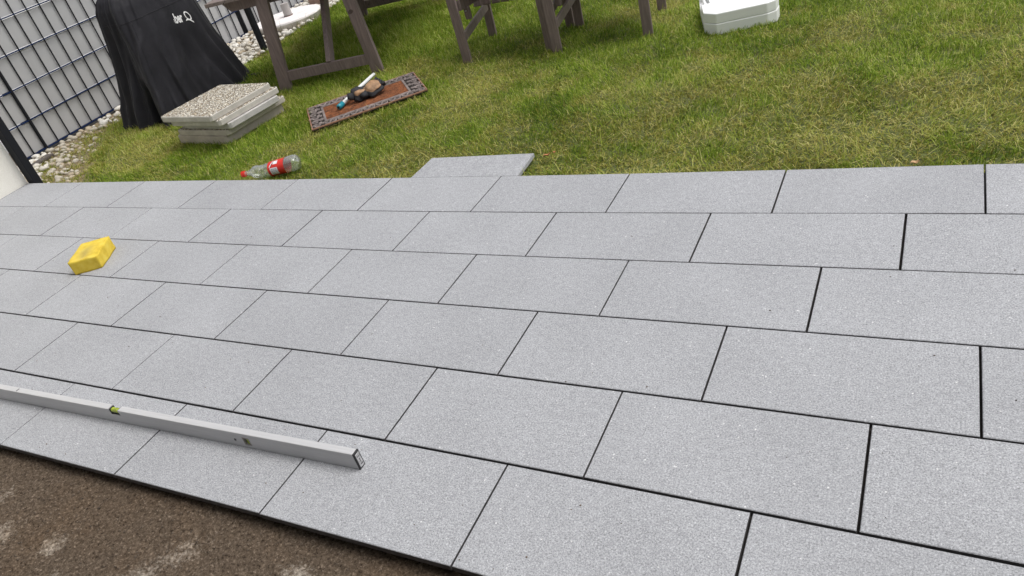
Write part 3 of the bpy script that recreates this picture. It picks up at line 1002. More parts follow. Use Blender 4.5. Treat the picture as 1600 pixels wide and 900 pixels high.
# table: frame space u along end frame, n away from camera, z up
TA = Vector((-3.407, 1.353, 0)); TU = Vector((.958, .286, 0)).normalized(); TN = Vector((-.286, .958, 0)).normalized()
table = empty("garden_table", TA, math.atan2(TU.y, TU.x))
tag(table, "brown stained timber garden table with splayed plank legs next to the covered barbecue", "table")
TL = 1.775
for k, n0 in enumerate((0.0, TL)):
    sgn = 1 if k == 0 else -1
    bm = bmesh.new(); add_bar(bm, (.018, n0, -.10), (.118, n0, .600), .088, .036, up=(0, 1, 0)); bm_obj("leg", bm, M_wood, table)
    bm = bmesh.new(); add_bar(bm, (.742, n0, -.10), (.702, n0, .600), .082, .036, up=(0, 1, 0)); bm_obj("leg", bm, M_wood, table)
    bm = bmesh.new(); add_bar(bm, (.072, n0, .070), (.700, n0, .070), .068, .026, up=(0, 1, 0)); bm_obj("cross_bar", bm, M_wood, table)
    # chamfered top bearer
    bm = bmesh.new()
    prof_ = [(-.20, .628), (-.20, .612), (-.155, .553), (.955, .553), (1.0, .612), (1.0, .628)]
    fa = [bm.verts.new((a, n0 - .018 - .0 + sgn * .062, b)) for a, b in prof_]; fb = [bm.verts.new((a, n0 + .018 + sgn * .062, b)) for a, b in prof_]
    bm.faces.new(fa); bm.faces.new(fb[::-1])
    for i in range(6): bm.faces.new((fa[i], fb[i], fb[(i + 1) % 6], fa[(i + 1) % 6]))
    bm_obj("bearer", bm, M_wood, table)
    bm = bmesh.new(); add_bar(bm, (.415, n0 + sgn * .012, .09), (.40, n0 + sgn * .42, .60), .070, .034, up=(1, 0, 0)); bm_obj("brace", bm, M_wood, table)
yc = -.075
for i in range(9):
    bm = bmesh.new(); u0 = -.255 + i * .146
    add_box(bm, (u0, yc, .6295), (u0 + .138, TL + .10, .6535), .003)
    bm_obj("table_board", bm, M_wood2, table)

# garden chairs
def make_chair(FL, FR, RL, RR, label, bolt_side):
    FL, FR, RL, RR = [Vector((*p, 0)) for p in (FL, FR, RL, RR)]
    org = FL.copy()
    root = empty("garden_chair", org, 0)
    tag(root, label, "garden chair", "brown timber garden chairs standing on the lawn")
    q = lambda p, z: Vector((p.x - org.x, p.y - org.y, z))
    ux = (FR - FL).normalized(); uy = Vector((-ux.y, ux.x, 0))
    for p, zt, wd in ((FL, .50, .058), (FR, .50, .058)):
        bm = bmesh.new(); add_bar(bm, q(p, -.10), q(p, zt), wd, .024, up=uy); bm_obj("leg", bm, M_wood, root)
    for p, zt, wd in ((RL, .40, .056), (RR, .40, .056)):
        bm = bmesh.new(); add_bar(bm, q(p, -.10), q(p + uy * .03, zt), wd, .026, up=uy); bm_obj("leg", bm, M_wood, root)
        bm = bmesh.new(); add_bar(bm, q(p + uy * .03, .40), q(p + uy * .17, .88), wd, .026, up=uy); bm_obj("back_post", bm, M_wood, root)
    for a, b, s_ in ((FL, RL, 1), (FR, RR, -1)):
        off_ = ux * .022 * s_
        bm = bmesh.new(); add_bar(bm, q(a + off_ + uy * .012, .128), q(b + off_ * .6 - uy * .012, .178), .018, .052, up=(0, 0, 1)); bm_obj("side_stretcher", bm, M_wood2, root)
        off2 = ux * .034 * s_
        bm = bmesh.new(); add_bar(bm, q(a + off2 + uy * .014, .315), q(b + off2 - uy * .05, .285), .024, .062, up=(0, 0, 1)); bm_obj("seat_rail", bm, M_wood, root)
        bm = bmesh.new(); add_bar(bm, q(a + uy * -.03, .515), q(b + uy * .10, .515), .055, .024, up=(0, 0, 1)); bm_obj("armrest", bm, M_wood2, root)
    # slatted back reaching below the seat
    nsl = 9
    for i in range(nsl):
        f_ = (i + .5) / nsl
        a = FL.lerp(FR, -.01 + 1.02 * f_) + uy * .31; b = a + uy * .30
        bm = bmesh.new(); add_bar(bm, q(a, .222), q(b, .90), .056, .016, up=uy, bevel=.003); bm_obj("back_slat", bm, M_wood, root)
    for i in range(7):
        f_ = (i + .5) / 7
        a = FL + uy * (.02 + .30 * f_) + ux * .012; b = a + (FR - FL) - ux * .024
        bm = bmesh.new(); add_bar(bm, q(a, .362), q(b, .362), .036, .018, up=(0, 0, 1), bevel=.003); bm_obj("seat_slat", bm, M_wood2, root)
    # pivot block with bolt behind the front leg
    for a, s_ in ((FL, 1), (FR, -1)):
        c_ = a + ux * .042 * s_ + uy * .10
        bm = bmesh.new(); add_box(bm, (c_.x - org.x - .020, c_.y - org.y - .014, .205), (c_.x - org.x + .020, c_.y - org.y + .014, .285), .006); blk = bm_obj("bracket", bm, M_wood, root)
        bm = bmesh.new(); add_tube(bm, [(c_.x - org.x, c_.y - org.y - .014, .262), (c_.x - org.x, c_.y - org.y - .021, .262)], .0055, 10); bm_obj("bolt", bm, M_bolt, blk)
    return root
make_chair((-1.994, 1.589), (-1.428, 1.655), (-2.048, 2.068), (-1.475, 2.095), "left timber chair with plank legs and slats showing between them", 1)
make_chair((-1.366, 1.612), (-.833, 1.734), (-1.392, 2.055), (-.885, 2.20), "right timber chair with its front leg close to the white canister", -1)

# ------------------------------------------------------------------ round white base with stub
def stone_white(name, c):
    return simple(name, c, .8, nscale=10, namt=.10, bscale=90, bstr=.3, bdist=.002)
base = empty("parasol_base", (-4.93, 3.24, -.05))
tag(base, "round white stone parasol base with short grey stub at the fence", "parasol base")
bm = bmesh.new()
pr_ = [(.0, -.03), (.28, -.03), (.31, .03), (.335, .075), (.33, .088), (.315, .092), (.0, .092)]
ND = 56; rings = []
for r_, z_ in pr_[1:-1]:
    rings.append([bm.verts.new((r_ * math.cos(2 * math.pi * k / ND), r_ * math.sin(2 * math.pi * k / ND), z_)) for k in range(ND)])
for a, b in zip(rings, rings[1:]):
    for k in range(ND): bm.faces.new((a[k], a[(k + 1) % ND], b[(k + 1) % ND], b[k]))
bm.faces.new(rings[0][::-1]); bm.faces.new(rings[-1])
bm_obj("stone_disc", bm, stone_white("white_stone", (.84, .80, .79)), base)
bm = bmesh.new(); add_tube(bm, [(.02, -.0, .0925), (.02, -.0, .21)], .040, 20); bm_obj("stub", bm, simple("grey_plastic_tube", (.42, .39, .38), .5), base)
bm = bmesh.new(); add_tube(bm, [(.02, -.0, .0922), (.02, -.0, .100)], .045, 20); bm_obj("collar", bm, simple("brown_collar", (.16, .10, .08), .6), base)
# reddish block behind it
bm = bmesh.new(); add_box(bm, (-.09, -.09, -.05), (.09, .09, .13), .01)
o = bm_obj("stone_block", bm, simple("reddish_stone", (.34, .23, .19), .85, nscale=12, namt=.2)); o.location = (-5.06, 3.92, -.03); o.rotation_euler = (0, 0, .2)
tag(o, "small reddish stone block behind the round white base", "stone block")

# ------------------------------------------------------------------ door mat with things on it
mat_c = Vector((-2.432, 1.024, -.022)); mat_a = math.atan2(.49, .524)
mt = empty("door_mat", mat_c, mat_a)
ML, MW = .362, .228
M_rub = simple("weathered_rubber", (.205, .170, .160), .75, nscale=25, namt=.45, bscale=80, bstr=.3)
M_rubd = simple("dark_rubber_ground", (.030, .026, .022), .85)
M_coir = simple("rust_coir", (.175, .058, .019), .95, nscale=38, namt=.6, bscale=220, bstr=1.0, bdist=.004)
M_rim = simple("copper_rim", (.30, .155, .10), .65, nscale=30, namt=.3)
tag(mt, "rust brown doormat with ornate scrolled border lying askew on the grass", "doormat")
bm = bmesh.new(); add_box(bm, (-ML, -MW, 0), (ML, MW, .006), .002); bm_obj("rubber_backing", bm, M_rubd, mt)
bm = bmesh.new()
G1, G2 = 90, 36
IX, IY = ML - .100, MW - .088
xs_ = np.linspace(-IX, IX, G1); ys_ = np.linspace(-IY, IY, G2); vs = []; fs = []
for j in range(G2):
    for i in range(G1): vs.append((xs_[i], ys_[j], .0115 + random.uniform(-.0018, .0018) + .002 * mnoise.noise(Vector((xs_[i] * 12, ys_[j] * 12, 0)))))
for j in range(G2 - 1):
    for i in range(G1 - 1): a = j * G1 + i; fs.append((a, a + 1, a + 1 + G1, a + G1))
bm.free()
mesh_obj("coir_pile", vs, fs, M_coir, mt)
def frame(hx, hy, wd, z0, z1, name, mat):
    bm = bmesh.new()
    add_box(bm, (-hx, -hy, z0), (hx, -hy + wd, z1), .0015); add_box(bm, (-hx, hy - wd, z0), (hx, hy, z1), .0015)
    add_box(bm, (-hx, -hy + wd, z0), (-hx + wd, hy - wd, z1), .0015); add_box(bm, (hx - wd, -hy + wd, z0), (hx, hy - wd, z1), .0015)
    return bm_obj(name, bm, mat, mt)
frame(ML, MW, .008, .0062, .0150, "outer_rim", M_rim)
frame(IX + .012, IY + .012, .014, .0062, .0148, "inner_rim", M_rub)
bm = bmesh.new()
def scroll(cx, cy, r, a0, dirn, turns=1.35):
    pts_ = []
    for i in range(15):
        f_ = i / 14; th = a0 + dirn * f_ * turns * 2 * math.pi; rr = r * (1 - .80 * f_)
        pts_.append((cx + rr * math.cos(th), cy + rr * math.sin(th), .0105))
    add_tube(bm, pts_, [.0072 * (1 - .4 * i / 14) for i in range(15)], 5)
for sx in (-1, 1):
    for j in range(6):
        yy = -MW + .04 + j * (2 * MW - .08) / 5
        scroll(sx * (ML - .034), yy, .031, 0 if j % 2 else math.pi, 1 if j % 2 else -1)
        scroll(sx * (ML - .068), yy + .02, .018, 1.5, -1 if j % 2 else 1)
for sy in (-1, 1):
    for j in range(14):
        xx = -ML + .10 + j * (2 * ML - .2) / 13
        scroll(xx, sy * (MW - .040), .031, 0 if j % 2 else math.pi, 1 if j % 2 else -1)
bm_obj("scroll_border", bm, M_rub, mt, smooth=True)['kind'] = 'stuff'

# work gloves / pads
M_tan = simple("tan_leather", (.33, .195, .105), .7, nscale=17, namt=.62, bscale=50, bstr=.4, bdist=.003)
M_blk = simple("black_glove_knit", (.018, .018, .022), .75, bscale=200, bstr=.5)
def glove(loc, rz, tilt, sc, label, seed, pl=1.0):
    root = empty("work_glove", loc, rz)
    root.rotation_euler = (tilt[0], tilt[1], rz)
    tag(root, label, "work glove", "pair of work gloves on the doormat")
    def blob(name, sx, sy, sz, cz, ex, mat, amp):
        bm = bmesh.new(); bmesh.ops.create_uvsphere(bm, u_segments=28, v_segments=16, radius=1)
        for v in bm.verts:
            x_, y_, z_ = v.co
            r2 = (abs(x_) ** ex + abs(y_) ** ex) ** (1 / ex) if (x_ or y_) else 1
            hyp = math.hypot(x_, y_)
            k_ = hyp / r2 if r2 > 1e-6 else 1
            n_ = 1 + amp * mnoise.noise(Vector((x_ * 1.7, y_ * 1.7, z_ * 1.7 + seed)))
            v.co = Vector((x_ * k_ * sx * n_, y_ * k_ * sy * n_, z_ * sz * n_ + cz))
        return bm_obj(name, bm, mat, root, smooth=True)
    blob("knit_back", .062 * sc, .050 * sc, .024, .018, 3.2, M_blk, .28)
    blob("leather_palm", .050 * sc, .039 * sc * pl, .016, .034, 2.8, M_tan, .25)
    # cuff and short folded fingers
    bm = bmesh.new(); add_tube(bm, [(-.055 * sc, 0, .02), (-.075 * sc, .004, .022), (-.088 * sc, .01, .018)], [.028 * sc, .026 * sc, .024 * sc], 12)
    for v in bm.verts: v.co.z = .012 + (v.co.z - .012) * .6
    bm_obj("cuff", bm, M_blk, root, smooth=True)
    for j in range(4):
        yy = (-.030 + j * .020) * sc
        bm = bmesh.new(); add_tube(bm, [(.045 * sc, yy, .024), (.066 * sc, yy * 1.05, .030), (.070 * sc, yy * 1.05, .016), (.052 * sc, yy, .010)], [.010, .011, .010, .007], 8)
        bm_obj("finger", bm, M_blk, root, smooth=True)
    return root
glove((-2.405, 1.095, .018), 1.25, (.35, -.15), 1.05, "tan and black work glove on the doormat, right of the white tube", 3)
glove((-2.468, 1.030, .018), 1.05, (.95, .1), .88, "tan and black work glove tipped on edge over the middle of the white tube", 8, .52)

# white tube with teal cap lying across the gloves
tb = empty("white_tube", (-2.530, .880, .004))
tag(tb, "slim white tube with a teal cap lying under the gloves on the doormat", "tube")
p0 = Vector((0, 0, .004)); p1 = Vector((-.020, .450, .036)); dv = (p1 - p0).normalized()
bm = bmesh.new(); add_tube(bm, [p0 + dv * .048, p0 + dv * .13, p0 + dv * .30, p0 + dv * .41, p1 - dv * .002, p1], [.0125, .0125, .0120, .0105, .0095, .004], 18); bm_obj("barrel", bm, simple("white_plastic_tube", (.78, .80, .80), .35), tb, smooth=True)
bm = bmesh.new(); add_tube(bm, [p0, p0 + dv * .004, p0 + dv * .050], [.0130, .0165, .0165], 18); bm_obj("cap", bm, simple("teal_plastic", (.012, .24, .32), .35), tb, smooth=True)
bm = bmesh.new(); add_tube(bm, [p0 + dv * -.001 , p0 + dv * .0004], .0085, 14); bm_obj("cap_hole", bm, M_rubd, tb)

# ------------------------------------------------------------------ bottle
def pet():
    m, t, b = new_mat("crumpled_clear_plastic")
    b.inputs["Base Color"].default_value = (.90, .93, .90, 1)
    b.inputs["Roughness"].default_value = .10
    b.inputs["Transmission Weight"].default_value = 1.0
    b.inputs["IOR"].default_value = 1.12
    b.inputs["Specular IOR Level"].default_value = .8
    tr = N(t, "ShaderNodeBsdfTransparent"); tr.inputs[0].default_value = (.93, .96, .94, 1)
    gl = N(t, "ShaderNodeBsdfGlossy"); gl.inputs["Roughness"].default_value = .16
    df = N(t, "ShaderNodeBsdfDiffuse"); df.inputs[0].default_value = (.62, .66, .62, 1)
    m1 = N(t, "ShaderNodeMixShader"); lw = N(t, "ShaderNodeLayerWeight"); lw.inputs[0].default_value = .45
    t.links.new(lw.outputs["Facing"], m1.inputs[0]); t.links.new(tr.outputs[0], m1.inputs[1]); t.links.new(gl.outputs[0], m1.inputs[2])
    m2 = N(t, "ShaderNodeMixShader"); m2.inputs[0].default_value = .15
    t.links.new(m1.outputs[0], m2.inputs[1]); t.links.new(df.outputs[0], m2.inputs[2])
    t.links.new(m2.outputs[0], t.nodes["Material Output"].inputs[0])
    return m
M_pet = pet()
bot = empty("plastic_bottle", (-2.530, .022, .000), math.atan2(.105, .325))
bot.scale = (.86, .92, .92)
tag(bot, "crushed clear plastic bottle with red and white label at the edge of the paving", "bottle")
prof_b = [(0, .0135), (.012, .0135), (.018, .017), (.022, .0135), (.045, .022), (.075, .040), (.10, .046), (.13, .047), (.16, .046), (.18, .046), (.20, .0455), (.27, .0455), (.285, .048), (.335, .048), (.352, .043), (.362, .032), (.358, .012)]
def bottle_pt(s_, th, lift=0.0):
    r_ = float(np.interp(s_, [p[0] for p in prof_b], [p[1] for p in prof_b])) + lift
    crush = math.exp(-((s_ - .135) / .055) ** 2)
    r_ *= 1 - .34 * crush * max(0, math.sin(th + .4)) - .10 * crush * math.sin(2 * th + 1)
    r_ += .006 * crush * mnoise.noise(Vector((s_ * 45, math.cos(th) * 1.6, math.sin(th) * 1.6)))
    if s_ > .285: r_ += .0028 * math.cos(5 * th) * min(1, (s_ - .285) / .03)
    elif s_ > .19: r_ += .0006 * math.sin(3 * th)
    bend = .030 * max(0, (s_ - .13)) / .23
    return Vector((s_, r_ * math.cos(th) + bend, r_ * math.sin(th) * .93 + .022))
SS = list(np.linspace(0, .352, 74)) + [.356, .36, .362]
NB = 40; vs = []; fs = []
for s_ in SS:
    for k in range(NB): vs.append(bottle_pt(s_, 2 * math.pi * k / NB))
for i in range(len(SS) - 1):
    for k in range(NB): fs.append((i * NB + k, i * NB + (k + 1) % NB, (i + 1) * NB + (k + 1) % NB, (i + 1) * NB + k))
fs.append(tuple((len(SS) - 1) * NB + k for k in range(NB)))
mesh_obj("body", vs, fs, M_pet, bot, smooth=True)
def bottle_patch(name, s0, s1, t0, t1, lift, mat, skew=0.0, parent=bot, ns=14, ntt=26):
    vs = []; fs = []
    for i in range(ns + 1):
        for k in range(ntt + 1):
            th = t0 + (t1 - t0) * k / ntt
            vs.append(bottle_pt(s0 + (s1 - s0) * i / ns + skew * (k / ntt - .5), th, lift))
    for i in range(ns):
        for k in range(ntt): a = i * (ntt + 1) + k; fs.append((a, a + 1, a + ntt + 2, a + ntt + 1))
    return mesh_obj(name, vs, fs, mat, parent, smooth=True)
M_red = simple("red_label_print", (.62, .030, .022), .35)
M_labw = simple("white_label_print", (.72, .72, .74), .4, nscale=60, namt=.12)
M_labb = simple("black_label_print", (.03, .03, .04), .4)
lb = bottle_patch("label", .182, .286, 0, 2 * math.pi, .0008, M_red, ntt=52)
# toward the viewer the side faces th ~ -pi/2..0 (garden edge side) and the top th ~ pi/2
bottle_patch("white_panel", .197, .244, 2.72, 3.75, .0014, M_labw, 0, lb)
bottle_patch("white_panel", .218, .246, 1.75, 2.30, .0014, M_labw, 0, lb)
bottle_patch("white_band", .203, .210, 1.75, 2.6, .0014, M_labw, -.020, lb)
bottle_patch("black_band", .2115, .2145, 1.75, 2.6, .0014, M_labb, -.020, lb)
for j in range(4):      # rows of small grey print on the white panel
    for i_ in range(3):
        bottle_patch("small_print", .203 + i_ * .012, .212 + i_ * .012, 2.86 + j * .22, 2.93 + j * .22, .0019, simple("grey_print", (.30, .30, .32), .5) if (i_ == 0 and j == 0) else bpy.data.materials["grey_print"], 0, lb, 2, 2)
bm = bmesh.new(); add_tube(bm, [(-.018, 0, .022), (.0, 0, .022), (.006, 0, .022)], [.0165, .0172, .0172], 24)
for i in range(24):
    a = 2 * math.pi * i / 24
    add_box(bm, (-.0165, .0166 * math.cos(a) - .0006, .022 + .0166 * math.sin(a) - .0006), (.0045, .0166 * math.cos(a) + .0012, .022 + .0166 * math.sin(a) + .0012))
bm_obj("screw_cap", bm, simple("red_cap_plastic", (.75, .035, .02), .35), bot)

# ------------------------------------------------------------------ sponge
def sponge_material():
    m, t, b = new_mat("yellow_sponge")
    P = objco(t)
    n = noise_(t, P, 22, 5, .65)
    c = ramp(t, n, [(0.3, (.56, .38, .030)), (.5, (.70, .51, .050)), (.72, (.76, .60, .10))])
    a = t.nodes.new("ShaderNodeAttribute"); a.attribute_name = "grime"
    gr = math_(t, 'MULTIPLY', a.outputs["Fac"], math_(t, 'ADD', n, .25))
    c = mix(t, math_(t, 'MINIMUM', gr, .85), c, (.44, .36, .12, 1))
    t.links.new(c, b.inputs["Base Color"]); b.inputs["Roughness"].default_value = .9
    b.inputs["Subsurface Weight"].default_value = .12
    b.inputs["Subsurface Radius"].default_value = (.02, .012, .004)
    v = N(t, "ShaderNodeTexVoronoi", Scale=260.0); t.links.new(P, v.inputs["Vector"])
    bump(t, b, v.outputs["Distance"], .35, .002)
    return m
SPB = [Vector(p) for p in ((-2.786, -.904, 0), (-2.674, -.831, 0), (-2.774, -.669, 0), (-2.888, -.742, 0))]
SPT = [Vector(p) for p in ((-2.797, -.902, .064), (-2.672, -.829, .064), (-2.784, -.663, .064), (-2.900, -.742, .066))]
cen = sum(SPB, Vector()) / 4
NSP = 26; vs = []; fs = []; gv = []
idx = {}
def sp(u, v, w_):
    b_ = SPB[0].lerp(SPB[1], u).lerp(SPB[3].lerp(SPB[2], u), v)
    t_ = SPT[0].lerp(SPT[1], u).lerp(SPT[3].lerp(SPT[2], u), v)
    # rounded edges
    p = b_.lerp(t_, w_)
    n_ = mnoise.noise(p * 18) * .0022 + mnoise.noise(p * 60) * .0008
    c_ = cen + Vector((0, 0, .032))
    p = p + (p - c_).normalized() * n_
    e = [min(q, 1 - q) * NSP for q in (u, v)] + [(1 - w_) * NSP * .5]
    ins = sum(1 for q in e if q < .5)
    if ins >= 2: p = p + (c_ - p) * .022
    if w_ == 1:      # sagging, worn crown with a torn front lip
        p.z += .006 * math.exp(-((u - .62) ** 2 + (v - .45) ** 2) / .05) - .010 * math.exp(-((u - .35) ** 2 + (v - .22) ** 2) / .03)
        p.z -= .007 * math.exp(-((u - .92) ** 2 + (v - .12) ** 2) / .02)
        g_ = math.exp(-((u - .45) ** 2 + (v - .35) ** 2) / .07)
    else: g_ = 0
    return p, g_
def vert(i, j, k, K=10):
    key = (i, j, k)
    if key not in idx:
        p, g_ = sp(i / NSP, j / NSP, k / K)
        idx[key] = len(vs); vs.append(p - cen); gv.append(g_)
    return idx[key]
K = 10
for i in range(NSP):
    for j in range(NSP):
        fs.append((vert(i, j, K), vert(i + 1, j, K), vert(i + 1, j + 1, K), vert(i, j + 1, K)))
        fs.append((vert(i, j + 1, 0), vert(i + 1, j + 1, 0), vert(i + 1, j, 0), vert(i, j, 0)))
for i in range(NSP):
    for k in range(K):
        fs.append((vert(i, 0, k), vert(i + 1, 0, k), vert(i + 1, 0, k + 1), vert(i, 0, k + 1)))
        fs.append((vert(i + 1, NSP, k), vert(i, NSP, k), vert(i, NSP, k + 1), vert(i + 1, NSP, k + 1)))
        fs.append((vert(0, i + 1, k), vert(0, i, k), vert(0, i, k + 1), vert(0, i + 1, k + 1)))
        fs.append((vert(NSP, i, k), vert(NSP, i + 1, k), vert(NSP, i + 1, k + 1), vert(NSP, i, k + 1)))
o = mesh_obj("sponge", vs, fs, sponge_material(), smooth=True)
a = o.data.attributes.new("grime", 'FLOAT', 'POINT'); a.data.foreach_set('value', gv)
o.location = cen + Vector((0, 0, .001))
tag(o, "thick yellow cleaning sponge with a worn top lying on the paving", "sponge")

# ------------------------------------------------------------------ spirit level
def alu():
    m, t, b = new_mat("brushed_aluminium_paint")
    P = objco(t)
    mp = N(t, "ShaderNodeMapping"); mp.inputs["Scale"].default_value = (2, 60, 60); t.links.new(P, mp.inputs[0])
    n = noise_(t, mp.outputs[0], 4, 4, .6)
    c = ramp(t, n, [(.3, (.53, .53, .54)), (.7, (.60, .60, .61))])
    sc_ = ramp(t, noise_(t, P, 30, 5, .8), [(.72, (1, 1, 1)), (.80, (.72, .70, .68))])
    c = mix(t, 1, c, sc_, 'MULTIPLY')
    t.links.new(c, b.inputs["Base Color"]); b.inputs["Metallic"].default_value = .2; b.inputs["Roughness"].default_value = .45
    return m
M_alu = alu()
LX0, LX1 = -1.30, .642     # local: x along the level, origin below its middle vial
ang = math.atan2(.029, 1.655)
lv = empty("spirit_level", (-1.248, -1.6175, .0006), ang)
tag(lv, "long aluminium spirit level with yellow-green vials lying on the nearest row of paving", "spirit level")
TW, HH = .0215, .0560
def lx(X_): return (X_ + 1.248) / math.cos(ang)
nx0, nx1 = lx(-1.592), lx(-1.545)       # cut-out for the centre vial
wx = [lx(-1.010), lx(-.982)]             # window of the end vial
def carve(o, boxes):
    """cut boxes (given in the part's own space) out of a part and bake the result"""
    cs_ = []
    for a_, b_ in boxes:
        bm = bmesh.new(); add_box(bm, a_, b_)
        c_ = bm_obj("cutter", bm, None); c_.matrix_world = o.parent.matrix_basis.copy(); cs_.append(c_)
        md_ = o.modifiers.new("b", 'BOOLEAN'); md_.object = c_; md_.operation = 'DIFFERENCE'; md_.solver = 'EXACT'
    dg_ = bpy.context.evaluated_depsgraph_get(); dg_.update()
    me_ = bpy.data.meshes.new_from_object(o.evaluated_get(dg_)); o.modifiers.clear(); o.data = me_
    for c_ in cs_: bpy.data.objects.remove(c_)
bm = bmesh.new()
add_box(bm, (LX0, 0, 0), (lx(-.603), TW, HH), .0011)
body = bm_obj("body", bm, M_alu, lv)
carve(body, [((nx0, -.01, HH - .0235), (nx1, TW + .01, HH + .01)), ((wx[0], -.01, .0118), (wx[1], TW + .01, .0405))])
M_dk = simple("black_plastic", (.02, .02, .022), .5)
M_vial = simple("yellow_green_vial", (.52, .64, .06), .15)
M_vial.node_tree.nodes["Principled BSDF"].inputs["Transmission Weight"].default_value = .3
# end cap
bm = bmesh.new(); e0 = lx(-.603); add_box(bm, (e0 + .0001, -.0008, -.0004), (e0 + .005, TW + .0008, HH + .0008), .001); bm_obj("end_cap", bm, M_dk, lv)
cap = bpy.data.objects["end_cap"]
bm = bmesh.new(); add_box(bm, (e0 + .0051, .003, .005), (e0 + .0065, TW - .003, HH - .005), .0006); bm_obj("cap_plate", bm, simple("grey_cap_plate", (.42, .42, .43), .5, nscale=120, namt=.5), cap)
bm = bmesh.new(); add_box(bm, (e0 + .0066, .006, .014), (e0 + .0074, .0165, .0155)); add_box(bm, (e0 + .0066, .006, .040), (e0 + .0074, .0165, .0415)); add_box(bm, (e0 + .0066, .010, .022), (e0 + .0074, .0115, .034)); bm_obj("cap_ribs", bm, M_dk, cap)
# centre vial in a dark cradle
bm = bmesh.new()
add_box(bm, (nx0 + .0008, .0015, HH - .0232), (nx0 + .0045, TW - .0015, HH - .001), .0006)
add_box(bm, (nx1 - .0038, .0015, HH - .0232), (nx1 - .0008, TW - .0015, HH - .001), .0006)
add_box(bm, (nx0 + .0046, .0025, HH - .0232), (nx1 - .0039, TW - .0025, HH - .0205))
bm_obj("vial_cradle", bm, M_dk, lv)
bm = bmesh.new(); add_tube(bm, [(nx0 + .0047, TW / 2, HH - .0115), (nx1 - .004, TW / 2, HH - .0115)], .0082, 16); bm_obj("vial", bm, M_vial, lv, smooth=False)
bm = bmesh.new()
for q in (.42, .58): add_tube(bm, [(nx0 + (nx1 - nx0) * q - .0004, TW / 2, HH - .0115), (nx0 + (nx1 - nx0) * q + .0004, TW / 2, HH - .0115)], .0085, 16)
bm_obj("vial_marks", bm, M_dk, lv)
# end vial, upright, with grey bezel
bm = bmesh.new(); xc = sum(wx) / 2; add_tube(bm, [(xc, TW / 2, .0128), (xc, TW / 2, .0397)], .0082, 16); bm_obj("vial", bm, M_vial, lv)
bm = bmesh.new()
add_box(bm, (wx[0] + .0003, -.0007, .0112), (wx[0] + .0040, TW + .0007, .0410), .0008); add_box(bm, (wx[1] - .0040, -.0007, .0112), (wx[1] - .0003, TW + .0007, .0410), .0008)
add_box(bm, (wx[0] + .0041, -.0007, .0112), (wx[1] - .0041, .0030, .0150), .0006); add_box(bm, (wx[0] + .0041, -.0007, .0372), (wx[1] - .0041, .0030, .0410), .0006)
bm_obj("bezel", bm, simple("grey_bezel", (.30, .28, .27), .5), lv)
bm = bmesh.new(); add_tube(bm, [(xc, TW / 2, .0255), (xc, TW / 2, .0262)], .0086, 16); bm_obj("vial_marks", bm, M_dk, lv)
# small screw hole and pencil mark
bm = bmesh.new(); h0 = lx(-1.042); add_tube(bm, [(h0, -.0006, .026), (h0, .002, .026)], .0042, 14); bm_obj("screw_hole", bm, M_dk, lv)
bm = bmesh.new(); h0 = lx(-2.10); add_box(bm, (h0, .003, HH + .0002), (h0 + .003, .016, HH + .0008), 0, Matrix.Identity(4)); bm_obj("mark", bm, M_dk, lv)

# ------------------------------------------------------------------ white canister
def octo(bm, hx, hy, cut, z0, z1, bev, cx=0, cy=0, cutl=None):
    cs = [(-.168, -.191), (.100, -.191), (.152, -.165), (.178, -.090), (.178, .200), (.120, .250), (-.170, .250), (-.222, .200), (-.228, -.130)]
    cs = [(a_ * hx, b_ * hx) for a_, b_ in cs]; n9 = len(cs)
    a = [bm.verts.new((x_ + cx, y_ + cy, z0)) for x_, y_ in cs]; b = [bm.verts.new((x_ + cx, y_ + cy, z1)) for x_, y_ in cs]
    fcs = [bm.faces.new(a[::-1]), bm.faces.new(b)] + [bm.faces.new((a[i], a[(i + 1) % n9], b[(i + 1) % n9], b[i])) for i in range(n9)]
    if bev:
        es = list({e for f_ in fcs for e in f_.edges})
        bmesh.ops.bevel(bm, geom=es, offset=bev, segments=3, affect='EDGES', profile=.5)
M_can = simple("white_canister_plastic", (.90, .91, .91), .38)
can = empty("canister", (-.315, 1.865, -.040), .335)
tag(can, "white plastic canister with chamfered corners lying flat on the lawn", "canister")
bm = bmesh.new(); octo(bm, 1.0, 1.0, .062, 0, .0610, .0045); bm_obj("lower_shell", bm, M_can, can, smooth=False)
bm = bmesh.new(); octo(bm, .993, .993, .062, .0613, .117, .0055)
up = bm_obj("upper_shell", bm, M_can, can)
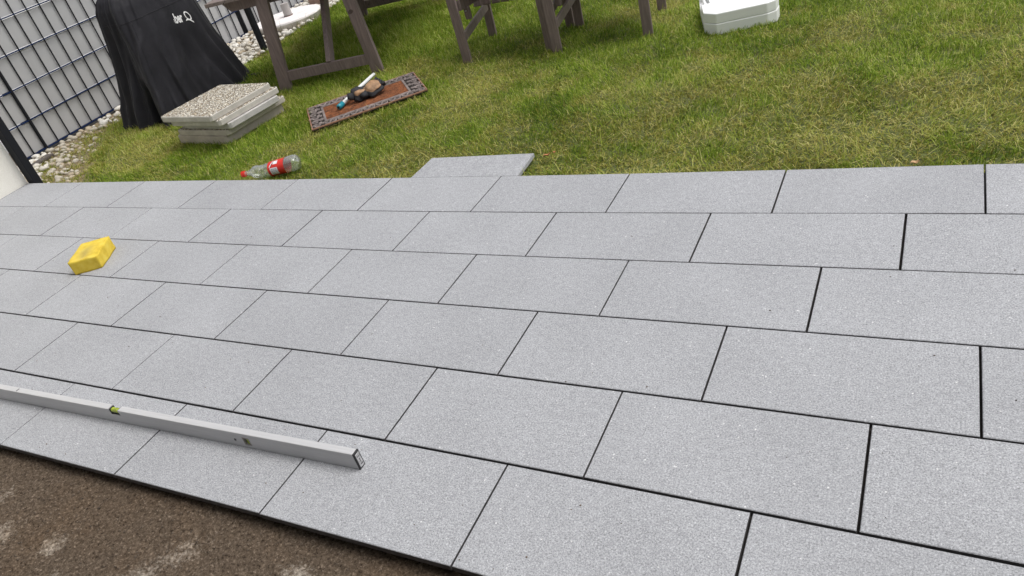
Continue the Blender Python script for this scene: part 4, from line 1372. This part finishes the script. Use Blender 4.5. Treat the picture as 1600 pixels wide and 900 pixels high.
# recessed grip in the top left corner, cut with a boolean and baked
bm = bmesh.new(); add_box(bm, (-.28, .030, .078), (-.172, .19, .20), .010, None, 2)
cut_o = bm_obj("cutter", bm, None)
cut_o.matrix_world = Matrix.Translation((-.315, 1.865, -.040)) @ Matrix.Rotation(.335, 4, 'Z')
md = up.modifiers.new("b", 'BOOLEAN'); md.object = cut_o; md.operation = 'DIFFERENCE'; md.solver = 'EXACT'
dg = bpy.context.evaluated_depsgraph_get(); dg.update()
me = bpy.data.meshes.new_from_object(up.evaluated_get(dg)); up.modifiers.clear(); up.data = me
bpy.data.objects.remove(cut_o)
for q_ in (up, bpy.data.objects["lower_shell"]):
    for e_ in q_.data.polygons: e_.use_smooth = False
bm = bmesh.new(); add_tube(bm, [(-.196, .045, .098), (-.196, .178, .098)], .010, 14); bm_obj("handle", bm, M_can, can, smooth=True)

# ------------------------------------------------------------------ dry leaves
def leaf(loc, rz, col, label, L=.030):
    vs = []; fs = []
    prof_ = [0, .55, .85, 1, .9, .6, .0]
    for i, w_ in enumerate(prof_):
        x_ = (i / 6 - .5) * L
        c_ = .10 * L * math.sin(i * 1.3)
        vs += [(x_, -w_ * L * .38, .006 + c_ + .004 * w_), (x_, 0, .004 + c_), (x_, w_ * L * .38, .007 + c_ + .003 * w_)]
    for i in range(6):
        for k in (0, 1): a = i * 3 + k; fs.append((a, a + 3, a + 4, a + 1))
    o = mesh_obj("dry_leaf", vs, fs, simple("dry_leaf_tone", col, .7, nscale=60, namt=.2), smooth=True)
    o.location = loc; o.rotation_euler = (random.uniform(-.3, .3), random.uniform(-.3, .3), rz)
    tag(o, label, "leaf")
leaf((-.815, .170, -.004), .5, (.50, .20, .09), "orange dry leaf on the grass right of the loose slab", .036)
leaf((-.785, .185, .000), 1.9, (.46, .20, .08), "tiny curled orange leaf beside the larger orange leaf", .024)
leaf((.615, .030, -.004), .2, (.48, .30, .15), "tan dry leaf at the paving edge on the right of the lawn", .030)
print("GRASS", NG, "STONES", len(placed))
